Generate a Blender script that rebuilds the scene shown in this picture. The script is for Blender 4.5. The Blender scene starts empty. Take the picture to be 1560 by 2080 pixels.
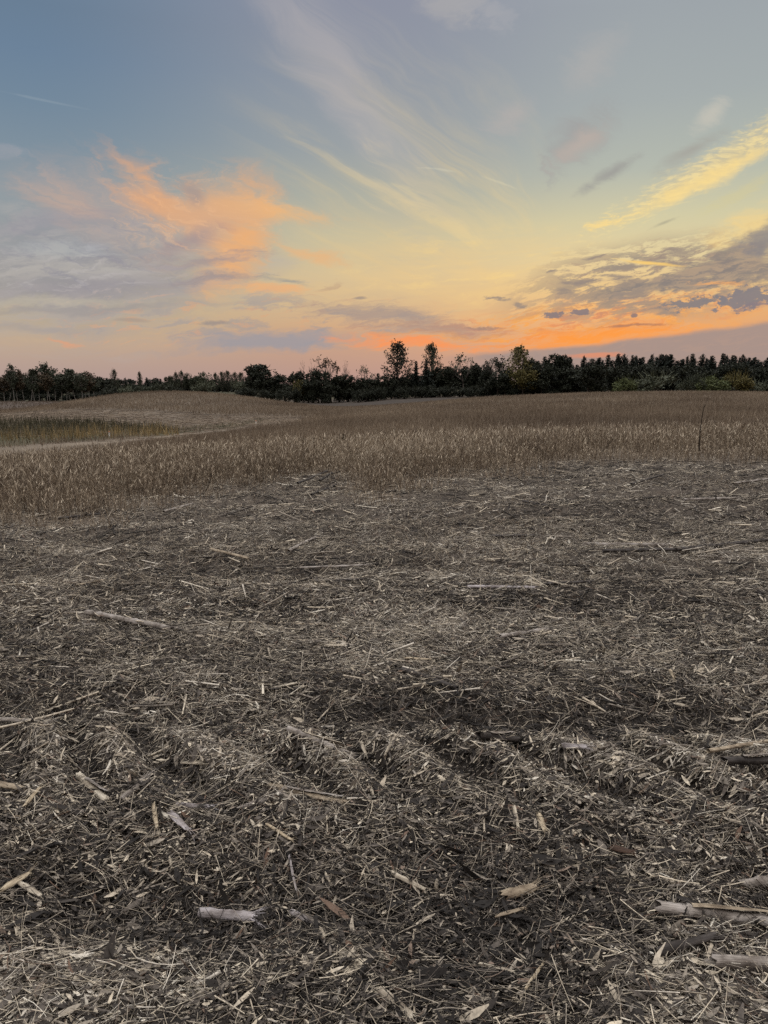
import bpy, bmesh, math, random
import numpy as np

# ------------------------------------------------------------------ camera
PX_W, PX_H, FOC = 1560.0, 2080.0, 1442.0          # photograph size and focal length in its pixels
PITCH = math.radians(10.2)                        # camera looks this far below the horizon
EYE = 1.5
scene = bpy.context.scene
cam_data = bpy.data.cameras.new('camera')
cam_data.sensor_fit = 'VERTICAL'
cam_data.sensor_height = 24.0
cam_data.lens = 24.0 * FOC / PX_H
cam_data.clip_start = 0.05
cam_data.clip_end = 20000.0
cam = bpy.data.objects.new('camera', cam_data)
scene.collection.objects.link(cam)
cam.location = (0, 0, EYE)
cam.rotation_euler = (math.pi / 2 - PITCH, 0, 0)
scene.camera = cam
vs = scene.view_settings
vs.view_transform = 'Standard'
vs.look = 'None'
vs.exposure = 0.0
vs.gamma = 1.0
vs.use_curve_mapping = False
scene.cycles.use_denoising = False
scene.cycles.max_bounces = 4
scene.cycles.diffuse_bounces = 3
scene.cycles.glossy_bounces = 1
scene.cycles.transmission_bounces = 1
scene.cycles.transparent_max_bounces = 4


def ray(px, py):
    """World direction (x, y forward, z up; y normalised to 1) seen at a pixel of the photograph."""
    u = (px - PX_W / 2) / FOC
    v = (PX_H / 2 - py) / FOC
    cp, sp = math.cos(PITCH), math.sin(PITCH)
    y = cp + v * sp
    z = -sp + v * cp
    return u / y, z / y


def aim(px, py):
    """(azimuth, elevation) in radians of a pixel."""
    s, t = ray(px, py)
    return math.atan(s), math.atan2(t, math.hypot(s, 1.0))


def lin(r, g, b):
    def f(c):
        c /= 255.0
        return c / 12.92 if c <= 0.04045 else ((c + 0.055) / 1.055) ** 2.4
    return (f(r), f(g), f(b), 1.0)


# ------------------------------------------------------------------ sky
SUN_AZ = aim(1150, 700)[0]
SUN_EL = math.radians(2.0)
SKY_STRENGTH = 0.1
world = bpy.data.worlds.new('World')
scene.world = world
world.use_nodes = True
wt = world.node_tree
wt.nodes.clear()


class V:
    """A socket with arithmetic, so that the cloud formulas below stay readable."""
    def __init__(self, s): self.s = s
    def __add__(self, o): return op('ADD', self, o)
    def __radd__(self, o): return op('ADD', self, o)
    def __sub__(self, o): return op('SUBTRACT', self, o)
    def __rsub__(self, o): return op('SUBTRACT', o, self)
    def __mul__(self, o): return op('MULTIPLY', self, o)
    def __rmul__(self, o): return op('MULTIPLY', self, o)
    def __truediv__(self, o): return op('DIVIDE', self, o)


def put(sock, val):
    if isinstance(val, V): wt.links.new(val.s, sock)
    else: sock.default_value = val


def op(kind, a, b=0.0, clamp=False):
    n = wt.nodes.new('ShaderNodeMath'); n.operation = kind; n.use_clamp = clamp
    put(n.inputs[0], a); put(n.inputs[1], b)
    return V(n.outputs[0])


def vec(x, y, z=0.0):
    n = wt.nodes.new('ShaderNodeCombineXYZ')
    put(n.inputs[0], x); put(n.inputs[1], y); put(n.inputs[2], z)
    return V(n.outputs[0])


def vop(kind, a, b):
    n = wt.nodes.new('ShaderNodeVectorMath'); n.operation = kind
    put(n.inputs[0], a)
    if kind == 'SCALE': put(n.inputs['Scale'], b)
    elif b is not None: put(n.inputs[1], b)
    return V(n.outputs['Value'] if kind in ('LENGTH', 'DOT_PRODUCT') else n.outputs['Vector'])


def smooth(x, lo, hi):
    n = wt.nodes.new('ShaderNodeMapRange'); n.interpolation_type = 'SMOOTHSTEP'
    put(n.inputs['Value'], x)
    n.inputs['From Min'].default_value = lo; n.inputs['From Max'].default_value = hi
    if lo > hi:
        n.inputs['From Min'].default_value = hi; n.inputs['From Max'].default_value = lo
        n.inputs['To Min'].default_value = 1.0; n.inputs['To Max'].default_value = 0.0
    return V(n.outputs['Result'])


def noise(v, scale=1.0, detail=4.0, rough=0.5, distortion=0.0, color=False):
    n = wt.nodes.new('ShaderNodeTexNoise'); n.noise_dimensions = '2D'
    put(n.inputs['Vector'], v)
    n.inputs['Scale'].default_value = scale; n.inputs['Detail'].default_value = detail
    n.inputs['Roughness'].default_value = rough; n.inputs['Distortion'].default_value = distortion
    return V(n.outputs['Color' if color else 'Fac'])


def local(v, loc, rot, scale):
    """Coordinates of a cloud's own ellipse; v carries 1 in z, so one dot product does turn, shift and scale."""
    c, sn = math.cos(rot), math.sin(rot)
    u = vop('DOT_PRODUCT', v, (c / scale[0], sn / scale[0], -(c * loc[0] + sn * loc[1]) / scale[0]))
    w = vop('DOT_PRODUCT', v, (-sn / scale[1], c / scale[1], (sn * loc[0] - c * loc[1]) / scale[1]))
    return u, w


def mapped(v, loc, rot, scale):
    n = wt.nodes.new('ShaderNodeMapping'); n.vector_type = 'TEXTURE'
    put(n.inputs['Vector'], v)
    n.inputs['Location'].default_value = (loc[0], loc[1], 0)
    n.inputs['Rotation'].default_value = (0, 0, rot)
    n.inputs['Scale'].default_value = (scale[0], scale[1], 1)
    return V(n.outputs['Vector'])


def mix(f, a, b):
    n = wt.nodes.new('ShaderNodeMix'); n.data_type = 'RGBA'
    put(n.inputs[0], f); put(n.inputs[6], a); put(n.inputs[7], b)
    return V(n.outputs[2])


def ramp(x, stops):
    n = wt.nodes.new('ShaderNodeValToRGB'); n.color_ramp.interpolation = 'EASE' if False else 'LINEAR'
    put(n.inputs[0], x)
    el = n.color_ramp.elements
    stops = sorted(stops)
    el[0].position, el[0].color = stops[0]
    el[1].position, el[1].color = stops[-1]
    for p, c in stops[1:-1]:
        e_ = el.new(p); e_.color = c
    return V(n.outputs[0])


tc = wt.nodes.new('ShaderNodeTexCoord')
sx = wt.nodes.new('ShaderNodeSeparateXYZ')
wt.links.new(tc.outputs['Generated'], sx.inputs[0])
dx, dy, dz = (V(sx.outputs[i]) for i in range(3))
az = op('ARCTAN2', dx, dy)
el = op('ARCSINE', dz)
AE = vec(az, el, 1.0)
# the direction bent by slow noise: every cloud edge uses it
w1 = vop('SUBTRACT', noise(mapped(AE, (0, 0), 0, (1 / 5.0, 1 / 9.0)), 1, 2.0, color=True), (0.5, 0.5, 0.5))
w2 = vop('SUBTRACT', noise(mapped(AE, (3, 1), 0.12, (1 / 16.0, 1 / 46.0)), 1, 5.0, 0.62, color=True), (0.5, 0.5, 0.5))
AEs = vop('ADD', AE, vop('MULTIPLY', w1, (0.06, 0.03, 0)))
AEw = vop('ADD', AEs, vop('MULTIPLY', w2, (0.06, 0.022, 0)))
AEl = vop('ADD', AE, vop('ADD', vop('MULTIPLY', w2, (0.02, 0.014, 0)), vop('MULTIPLY', w1, (0.02, 0.01, 0))))
# the cloud deck seen in perspective, its long axis towards the sunset
zz = op('MAXIMUM', dz, 0.0) + 0.07
P = vec(dx / zz, dy / zz)
Pw = vop('ADD', P, vop('SCALE', w1, 0.22))
streak = noise(mapped(Pw, (0, 0), -0.52, (1 / 3.2, 1 / 0.42)), 1, 8.0, 0.66, 0.35)
fibre = noise(mapped(Pw, (0, 0), -0.44, (1 / 9.0, 1 / 1.1)), 1, 8.0, 0.66, 0.35)
silk = noise(mapped(AEw, (0.4, 0.1), -0.42, (1 / 9.0, 1 / 30.0)), 1, 8.0, 0.66, 0.9)
bands = noise(mapped(AEs, (0.3, 0.2), 0.05, (1 / 4.5, 1 / 42.0)), 1, 8.0, 0.66, 0.2)
bands2 = noise(mapped(AEw, (2.3, 0.7), 0.10, (1 / 11.0, 1 / 60.0)), 1, 8.0, 0.66)
bands3 = noise(mapped(AEw, (1.3, 0.2), 0.13, (1 / 26.0, 1 / 190.0)), 1, 7.0, 0.66, 0.3)
puff = noise(mapped(AE, (0.1, 0.2), 0.0, (1 / 70.0, 1 / 120.0)), 1, 8.0, 0.70)
scud = noise(mapped(AEs, (0.7, 0.9), 0.10, (1 / 17.0, 1 / 64.0)), 1, 8.0, 0.66)


def col_ramp(px, stops):
    out = []
    for y, c in stops:
        e_ = aim(px, y)[1]
        out.append((min(1.0, max(0.0, e_ / (math.pi / 2))), lin(*c)))
    return out


ZEN = (math.pi / 2)
LEFT = col_ramp(60, [(0, (106, 128, 151)), (100, (109, 132, 156)), (200, (116, 138, 158)), (300, (128, 146, 160)),
                     (400, (146, 157, 163)), (500, (162, 166, 163)), (590, (182, 176, 156)), (640, (198, 180, 148)),
                     (690, (196, 172, 148)), (730, (187, 163, 149)), (770, (180, 156, 149))])
MID = col_ramp(760, [(0, (143, 148, 164)), (150, (145, 153, 165)), (300, (155, 163, 167)), (400, (176, 178, 165)),
                     (480, (203, 193, 160)), (560, (217, 194, 152)), (620, (214, 184, 144)), (670, (206, 166, 134)),
                     (720, (192, 156, 138)), (770, (184, 151, 142))])
RIGHT = col_ramp(1320, [(0, (158, 166, 172)), (200, (165, 174, 175)), (340, (178, 186, 176)), (440, (208, 204, 168)),
                        (520, (224, 207, 160)), (580, (226, 194, 140)), (640, (226, 172, 120)), (690, (222, 158, 114)),
                        (730, (206, 146, 120)), (770, (186, 145, 134))])
for r_ in (LEFT, MID, RIGHT):                      # above the frame: unseen sky brightened towards the zenith, added to light the ground
    r_.append((0.36, tuple(c * 1.25 for c in r_[0][1][:3]) + (1,)))
    r_.append((0.50, (0.75, 0.73, 0.73, 1)))
    r_.append((0.66, (2.9, 2.8, 2.75, 1)))
    r_.append((1.0, (3.7, 3.6, 3.55, 1)))
BACK = [(0.0, (0.45, 0.40, 0.39, 1)), (0.10, (0.72, 0.64, 0.61, 1)), (0.3, (0.78, 0.74, 0.73, 1)), (0.50, (0.75, 0.73, 0.73, 1)), (0.66, (2.9, 2.8, 2.75, 1)), (1.0, (3.7, 3.6, 3.55, 1))]  # unseen sky behind the camera, brightened to add fill light on the ground
en = op('MAXIMUM', el * (2 / math.pi), 0.0)
aL, aM, aR = aim(60, 500)[0], aim(760, 500)[0], aim(1320, 500)[0]
sky = mix(smooth(az, aL, aM), ramp(en, LEFT), ramp(en, MID))
sky = mix(smooth(az, aM, aR), sky, ramp(en, RIGHT))
absaz = op('ABSOLUTE', az)
sky = mix(smooth(absaz, 0.60, 1.3), sky, ramp(en, BACK))
nish = wt.nodes.new('ShaderNodeTexSky'); nish.sky_type = 'NISHITA'; nish.sun_disc = False
nish.sun_elevation = SUN_EL; nish.sun_rotation = SUN_AZ; nish.dust_density = 2.0
nish_m = wt.nodes.new('ShaderNodeMix'); nish_m.data_type = 'RGBA'; nish_m.blend_type = 'MULTIPLY'
nish_m.inputs[0].default_value = 1.0
put(nish_m.inputs[6], V(nish.outputs[0])); nish_m.inputs[7].default_value = (SKY_STRENGTH,) * 3 + (1,)
nish_v = V(nish_m.outputs[2])
sky = mix(0.95, nish_v, sky)                      # hand-coloured sky and its added brightness over the clear air


def blob(under, p0, p1, hw, colour, amount, coord=None, grain=None, g=0.5, lo=1.0, hi=0.15, grow=1.0):
    """Lay one cloud over the sky: a soft ellipse from pixel p0 to p1, half width hw, its edge eaten by noise."""
    a0, e0 = aim(*p0); a1, e1 = aim(*p1)
    cx, cy = (a0 + a1) / 2, (e0 + e1) / 2
    L = math.hypot(a1 - a0, e1 - e0) / 2
    rot = math.atan2(e1 - e0, a1 - a0)
    d = vop('LENGTH', vec(*local(coord or AEw, (cx, cy), rot, (L, hw / FOC * 0.9))), None)
    if grain is not None: d = d + (0.5 - grain) * (2 * g)
    return mix(smooth(d, lo, hi) * amount, under, colour if isinstance(colour, V) else lin(*colour))


def window(p0, p1, hw, lo=1.0, hi=0.4, coord=None):
    a0, e0 = aim(*p0); a1, e1 = aim(*p1)
    d = vop('LENGTH', vec(*local(coord or AEs, ((a0 + a1) / 2, (e0 + e1) / 2), math.atan2(e1 - e0, a1 - a0),
                                 (math.hypot(a1 - a0, e1 - e0) / 2, hw / FOC * 0.9))), None)
    return smooth(d, lo, hi)


# thin cirrus fanning out from the sunset
cir = smooth(streak, 0.45, 0.85)
warm_cir = ramp(en, [(0.0, lin(250, 190, 110)), (0.16, lin(250, 214, 140)), (0.26, lin(226, 208, 170)), (0.45, lin(182, 178, 180)), (1.0, lin(176, 173, 178))])
sky = mix(cir * window((380, 330), (1250, 360), 420, 1.0, 0.2) * 0.36, sky, warm_cir)
sky = blob(sky, (500, -160), (850, 360), 70, (182, 176, 176), 0.55, AEs, fibre, 1.1, 1.3, -0.2)
sky = blob(sky, (760, 100), (860, 520), 70, (184, 180, 172), 0.35, AEs, fibre, 1.1, 1.3, -0.2)
sky = blob(sky, (840, -20), (1010, 20), 40, (176, 173, 172), 0.6, AEw, silk, 1.0, 1.2, 0)
sky = blob(sky, (940, 10), (1080, 50), 30, (172, 172, 176), 0.4, AEw, silk, 1.2, 1.1, 0.2)
sky = blob(sky, (560, 258), (1080, 535), 15, (222, 204, 164), 0.26, AEl, fibre, 0.8, 1.0, 0.0)
sky = blob(sky, (700, 370), (1060, 525), 20, (240, 212, 152), 0.34, AEl, fibre, 1.0, 1.0, 0.0)
sky = blob(sky, (740, 345), (900, 430), 9, (224, 206, 162), 0.34, AEl, fibre, 0.8, 1.0, 0.0)
sky = blob(sky, (720, 330), (1130, 500), 70, (226, 204, 156), 0.28, AEs, fibre, 1.6, 1.1, 0.0)
sky = blob(sky, (830, 343), (920, 360), 3.0, (214, 208, 184), 0.36, AEs, fibre, 0.9)
sky = blob(sky, (950, 362), (1050, 384), 2.6, (218, 208, 176), 0.36, AEs, fibre, 0.9)
sky = blob(sky, (-20, 180), (190, 224), 3.0, (152, 166, 176), 0.32, AE, silk, 0.7)
sky = blob(sky, (-40, 295), (60, 325), 14, (165, 165, 172), 0.4, AEw, silk, 1.1, 1.1, 0)
# the yellow glow low over the middle of the field
glow = window((560, 560), (1420, 530), 150, 1.0, 0.0)
sky = mix(glow * smooth(bands, 0.30, 0.72) * 0.4, sky, lin(246, 208, 140))
sky = mix(glow * smooth(bands2, 0.50, 0.75) * 0.5, sky, lin(252, 216, 140))

# the large cloud on the left: grey veil, then its sunlit peach edge
veil = mix(smooth(bands2, 0.33, 0.67), lin(138, 136, 149), lin(178, 172, 170))
sky = blob(sky, (-330, 560), (570, 540), 150, veil, 0.66, AEs, bands2, 0.6, 1.2, 0.2)
sky = blob(sky, (20, 360), (440, 490), 90, (178, 162, 157), 0.60, AEs, silk, 0.7, 1.25, 0.0)
sky = blob(sky, (-60, 500), (320, 520), 20, (172, 178, 180), 0.40, AEw, bands2, 1.0, 1.2, 0.0)
sky = blob(sky, (170, 505), (220, 505), 14, (180, 180, 184), 0.5, AEw, silk, 0.6, 1.2, 0.0)
sky = blob(sky, (60, 570), (460, 545), 12, (186, 182, 176), 0.45, AEw, bands3, 1.0, 1.2, 0.0)
sky = blob(sky, (-200, 595), (520, 585), 32, (153, 147, 153), 0.62, AEs, bands2, 0.8, 1.2, 0.0)
sky = blob(sky, (-100, 470), (300, 430), 30, (152, 149, 158), 0.5, AEw, bands2, 0.9, 1.2, 0.0)
sky = blob(sky, (60, 375), (210, 450), 42, (202, 170, 150), 0.55, AEs, silk, 1.2, 1.3, -0.2)
sky = blob(sky, (205, 320), (420, 465), 46, (228, 170, 124), 0.88, AEs, silk, 1.0, 1.35, -0.1)
sky = blob(sky, (330, 435), (570, 405), 58, (228, 174, 126), 0.88, AEs, silk, 1.0, 1.35, 0.0)
sky = blob(sky, (420, 405), (680, 446), 28, (238, 184, 126), 0.82, AEs, silk, 1.0, 1.3, 0.0)
sky = blob(sky, (320, 455), (540, 480), 88, (214, 170, 138), 0.72, AEs, silk, 0.9, 1.3, -0.1)
sky = blob(sky, (545, 420), (410, 610), 50, (236, 176, 120), 0.88, AEs, silk, 0.8, 1.35, 0.0)
sky = blob(sky, (360, 365), (425, 408), 22, (166, 152, 146), 0.85, AEs, silk, 0.8, 1.3, 0.0)
sky = blob(sky, (290, 540), (470, 455), 28, (164, 148, 148), 0.8, AEs, silk, 0.9, 1.3, 0.0)
sky = blob(sky, (300, 560), (540, 510), 16, (164, 148, 146), 0.75, AEw, bands3, 1.0, 1.3, 0.0)
sky = blob(sky, (330, 585), (520, 560), 11, (158, 144, 142), 0.8, AEw, bands3, 1.0, 1.3, 0.0)
sky = blob(sky, (540, 495), (720, 540), 13, (230, 182, 134), 0.6, AEw, silk, 1.0, 1.2, 0.0)

# its fine combed fibres
fine = noise(mapped(AEw, (0.9, 0.4), -0.30, (1 / 20.0, 1 / 95.0)), 1, 7.0, 0.72, 0.6)
sky = mix(window((120, 400), (640, 470), 120, 1.1, 0.2) * smooth(fine, 0.50, 0.68) * 0.42, sky, lin(240, 190, 146))
sky = mix(window((-200, 500), (520, 530), 130, 1.1, 0.2) * smooth(fine, 0.50, 0.34) * 0.42, sky, lin(142, 140, 152))
sky = mix(window((-260, 560), (500, 570), 80, 1.1, 0.2) * smooth(bands3, 0.52, 0.68) * 0.40, sky, lin(190, 184, 182))

# low layered cloud from the left to the middle
low = window((-200, 650), (1100, 640), 75)
sky = mix(low * smooth(bands2, 0.50, 0.64) * 0.6, sky, lin(164, 154, 150))
sky = mix(low * smooth(bands3, 0.54, 0.68) * 0.45, sky, lin(222, 166, 126))
sky = blob(sky, (-200, 628), (540, 620), 9, (158, 152, 150), 0.7, AEw, bands, 0.5, 1.2, 0.0)
sky = blob(sky, (-200, 612), (360, 615), 9, (196, 186, 164), 0.5, AEw, bands, 0.6, 1.2, 0.0)
sky = blob(sky, (430, 586), (650, 594), 16, (238, 178, 122), 0.75, AEw, bands3, 0.8, 1.2, 0.1)
sky = blob(sky, (505, 560), (625, 576), 9, (152, 152, 148), 0.75, AEw, bands3, 0.8, 1.2, 0.1)
sky = blob(sky, (640, 590), (700, 568), 7, (190, 160, 132), 0.6, AEw, bands3, 0.8, 1.2, 0.1)
sky = blob(sky, (395, 657), (475, 655), 6, (152, 142, 138), 0.8, AE, puff, 0.8, 1.2, 0.2)
sky = blob(sky, (210, 645), (330, 658), 5, (166, 152, 140), 0.7, AEs, bands3, 0.6)
sky = blob(sky, (590, 622), (960, 655), 24, (164, 147, 140), 0.75, AEw, bands3, 0.9, 1.2, 0.1)
sky = blob(sky, (720, 608), (760, 608), 5, (150, 138, 132), 0.7, AEs, bands3, 0.6)
sky = blob(sky, (40, 690), (170, 697), 6, (230, 160, 120), 0.6, AEw, bands2, 0.6)
sky = blob(sky, (320, 708), (800, 678), 26, (156, 153, 159), 0.85, AEw, bands2, 0.5, 1.1, 0.3)
sky = blob(sky, (-250, 668), (280, 672), 12, (165, 157, 154), 0.6, AEw, bands2, 0.7, 1.2, 0.0)
sky = blob(sky, (540, 495), (720, 540), 13, (230, 182, 130), 0.6, AEw, silk, 0.9, 1.2, 0.0)

# the orange band along the horizon
flame = window((640, 696), (1780, 594), 56, 1.0, 0.25, AEw)
sky = mix(flame * smooth(bands3, 0.42, 0.60) * 0.92, sky, mix(smooth(bands2, 0.36, 0.62), lin(236, 150, 98), lin(255, 172, 76)))
sky = blob(sky, (690, 690), (1010, 706), 15, (252, 152, 92), 0.85, AEw, bands3, 0.8, 1.2, 0.1)
sky = blob(sky, (1000, 695), (1440, 668), 24, (255, 156, 66), 0.85, AEw, bands3, 0.7, 1.2, 0.1)
sky = blob(sky, (720, 662), (1080, 668), 20, (172, 144, 132), 0.75, AEw, bands3, 0.9, 1.2, 0.1)
sky = blob(sky, (930, 655), (1040, 655), 5, (160, 134, 122), 0.8, AEw, bands3, 0.8)

# grey cloud field on the right
taupe = mix(smooth(bands3, 0.36, 0.64), lin(141, 131, 125), lin(176, 154, 132))
field = window((960, 612), (1800, 510), 104, 1.0, 0.35)
sky = mix(field * smooth(scud, 0.44, 0.54) * 0.85, sky, taupe)
sky = mix(field * smooth(bands3, 0.52, 0.63) * 0.65, sky, lin(164, 142, 126))
sky = blob(sky, (1300, 575), (1750, 540), 44, taupe, 0.9, AEw, scud, 1.2, 1.1, 0.35)
sky = blob(sky, (1210, 595), (1420, 590), 26, taupe, 0.85, AEw, scud, 1.3, 1.1, 0.35)
sky = blob(sky, (1380, 560), (1660, 500), 40, taupe, 0.9, AEw, bands3, 1.0, 1.1, 0.35)
sky = blob(sky, (1500, 510), (1680, 440), 40, (140, 134, 134), 0.85, AEw, puff, 0.6, 1.1, 0.35)
sky = blob(sky, (1110, 580), (1210, 588), 8, (150, 136, 128), 0.85, AEw, bands3, 0.9, 1.1, 0.3)
for p0_, p1_, w_ in (((1040, 612), (1085, 622), 6), ((1120, 598), (1180, 606), 6), ((1190, 572), (1290, 580), 9), ((1230, 604), (1330, 612), 9), ((1290, 545), (1400, 530), 11),
                     ((1090, 560), (1110, 552), 4), ((1170, 535), (1230, 520), 5), ((1350, 515), (1450, 505), 9), ((1000, 598), (1040, 606), 4), ((1300, 640), (1400, 648), 5)):
    sky = blob(sky, p0_, p1_, w_ * 1.3, (154, 139, 128), 0.85, AEw, bands3, 0.9, 1.15, 0.2)
sky = blob(sky, (1205, 552), (1310, 545), 9, (158, 144, 130), 0.85, AEw, bands3, 0.9, 1.1, 0.3)
sky = blob(sky, (1380, 585), (1560, 590), 7, (255, 178, 100), 0.6, AEw, bands3, 0.9)
sky = blob(sky, (1225, 530), (1430, 552), 6, (252, 208, 118), 0.9, AEs, bands3, 0.5)
sky = blob(sky, (1440, 500), (1640, 410), 36, (252, 214, 136), 0.6, AEw, silk, 0.8, 1.2, 0.0)
sky = blob(sky, (1325, 626), (1500, 604), 14, (138, 130, 129), 0.95, AE, puff, 1.5, 0.8, 0.55)
sky = blob(sky, (1440, 616), (1580, 596), 24, (136, 129, 131), 0.95, AE, puff, 1.5, 0.9, 0.6)
sky = blob(sky, (1100, 638), (1150, 638), 9, (140, 126, 126), 0.95, AE, puff, 1.3, 0.9, 0.6)
sky = blob(sky, (1150, 636), (1206, 634), 8, (140, 126, 126), 0.95, AE, puff, 1.3, 0.9, 0.6)
sky = blob(sky, (1278, 641), (1296, 641), 6, (142, 122, 120), 0.9, AE, puff, 0.8, 1.0, 0.6)
sky = blob(sky, (1200, 668), (1370, 664), 4, (180, 128, 100), 0.85, AEs, bands3, 1.0)
sky = blob(sky, (1470, 632), (1600, 620), 7, (140, 126, 130), 0.85, AEw, bands3, 0.8)

# the purple bank under the orange band, its upper edge rising to the right
(ea, ee), (fa, fe) = aim(860, 727), aim(1560, 654)
ex, ey = local(vop('ADD', AE, vop('MULTIPLY', w2, (0.03, 0.009, 0))), (ea, ee), math.atan2(fe - ee, fa - ea), (1, 1))
ey = ey + ex * (fa - ea - ex) * 0.09
sky = mix(smooth(ey, 0.004, -0.004) * smooth(ex, 0.0, 0.10) * 0.95, sky, lin(166, 146, 138))
sky = mix(smooth(ey, 0.004, -0.004) * smooth(ex, 0.0, 0.10) * smooth(bands3, 0.46, 0.66) * 0.34, sky, lin(186, 154, 136))
sky = blob(sky, (1120, 726), (1290, 718), 7, (226, 144, 108), 0.8, AE, bands3, 0.6, 1.1, 0.2)

# the long yellow streak and the small grey puffs above it
ripple = noise(mapped(AEs, (0, 0), 0.10, (1 / 70.0, 1 / 280.0)), 1, 4.0, 0.6, 0.4)
sky = blob(sky, (1190, 482), (1800, 120), 34, mix(smooth(ripple, 0.36, 0.66), lin(214, 196, 152), lin(246, 222, 158)), 0.82, AEl, ripple, 0.6, 1.2, 0.0)
sky = blob(sky, (1215, 468), (1680, 238), 19, (252, 220, 144), 0.75, AEl, fibre, 0.7, 1.1, 0.0)
sky = blob(sky, (1190, 472), (1310, 425), 12, (250, 218, 144), 0.8, AEw, ripple, 0.9)
sky = blob(sky, (1400, 450), (1600, 330), 18, (214, 202, 150), 0.4, AEl, ripple, 0.6)
sky = blob(sky, (1075, 365), (1250, 210), 46, (160, 158, 157), 0.75, AEs, silk, 0.9, 1.2, 0.0)
sky = blob(sky, (1100, 345), (1230, 250), 26, (190, 176, 166), 0.7, AEs, silk, 0.9, 1.2, 0.0)
sky = blob(sky, (1175, 395), (1310, 308), 17, (156, 154, 150), 0.8, AEs, silk, 0.9, 1.2, 0.0)
sky = blob(sky, (1335, 350), (1455, 278), 18, (164, 160, 152), 0.75, AEs, silk, 0.8, 1.2, 0.0)
sky = blob(sky, (1380, 280), (1485, 200), 20, (204, 198, 184), 0.6, AEs, silk, 1.0, 1.2, 0.0)
sky = blob(sky, (960, 255), (1090, 208), 30, (182, 175, 171), 0.6, AEs, silk, 0.9, 1.2, 0.0)
sky = blob(sky, (1135, 185), (1265, 65), 44, (176, 174, 172), 0.6, AEs, silk, 1.0, 1.2, 0.0)
sky = blob(sky, (1335, 465), (1395, 438), 6, (172, 166, 142), 0.7, AEs, silk, 0.6)

below = mix(smooth(el, -0.005, -0.05), sky, (0.06, 0.05, 0.045, 1))
below = mix(smooth(el, -0.05, 0.0), (0.06, 0.05, 0.045, 1), sky)
final = vop('SCALE', below, 1.0 / SKY_STRENGTH)
bg = wt.nodes.new('ShaderNodeBackground')
wt.links.new(final.s, bg.inputs['Color'])
bg.inputs['Strength'].default_value = SKY_STRENGTH
wo = wt.nodes.new('ShaderNodeOutputWorld')
wt.links.new(bg.outputs[0], wo.inputs['Surface'])
world.cycles.sampling_method = 'MANUAL'
world.cycles.sample_map_resolution = 512

# ------------------------------------------------------------------ sun, low behind the cloud
sun_data = bpy.data.lights.new('sun', 'SUN')
sun_data.energy = 0.5
sun_data.angle = math.radians(12.0)
sun_data.color = (1.0, 0.72, 0.45)
sun = bpy.data.objects.new('sun', sun_data)
scene.collection.objects.link(sun)
sun.rotation_euler = (math.pi / 2 - SUN_EL, 0, math.pi - SUN_AZ)
sun.location = (0, 0, 30)

# ------------------------------------------------------------------ helpers
rng = np.random.default_rng(7)
COL = scene.collection


def hash2(i, j, k):
    n = (i * 374761393 + j * 668265263 + k * 1274126177) & 0x7fffffff
    n = ((n ^ (n >> 13)) * 1274126177) & 0x7fffffff
    return ((n ^ (n >> 16)) & 0xffff) / 65535.0


def vnoise(x, y, k=0):
    xi, yi = np.floor(x).astype(np.int64), np.floor(y).astype(np.int64)
    fx, fy = x - xi, y - yi
    fx = fx * fx * (3 - 2 * fx); fy = fy * fy * (3 - 2 * fy)
    a = hash2(xi, yi, k); b = hash2(xi + 1, yi, k); c = hash2(xi, yi + 1, k); d = hash2(xi + 1, yi + 1, k)
    return (a + (b - a) * fx) * (1 - fy) + (c + (d - c) * fx) * fy


def fbm(x, y, octaves=4, k=0, rough=0.5):
    out, amp, tot = 0.0, 1.0, 0.0
    for o in range(octaves):
        out = out + amp * vnoise(x * 2 ** o + 17.3 * o, y * 2 ** o - 9.1 * o, k + o)
        tot += amp; amp *= rough
    return out / tot


def sstep(x, lo, hi):
    t = np.clip((x - lo) / (hi - lo), 0, 1)
    return t * t * (3 - 2 * t)


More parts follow.
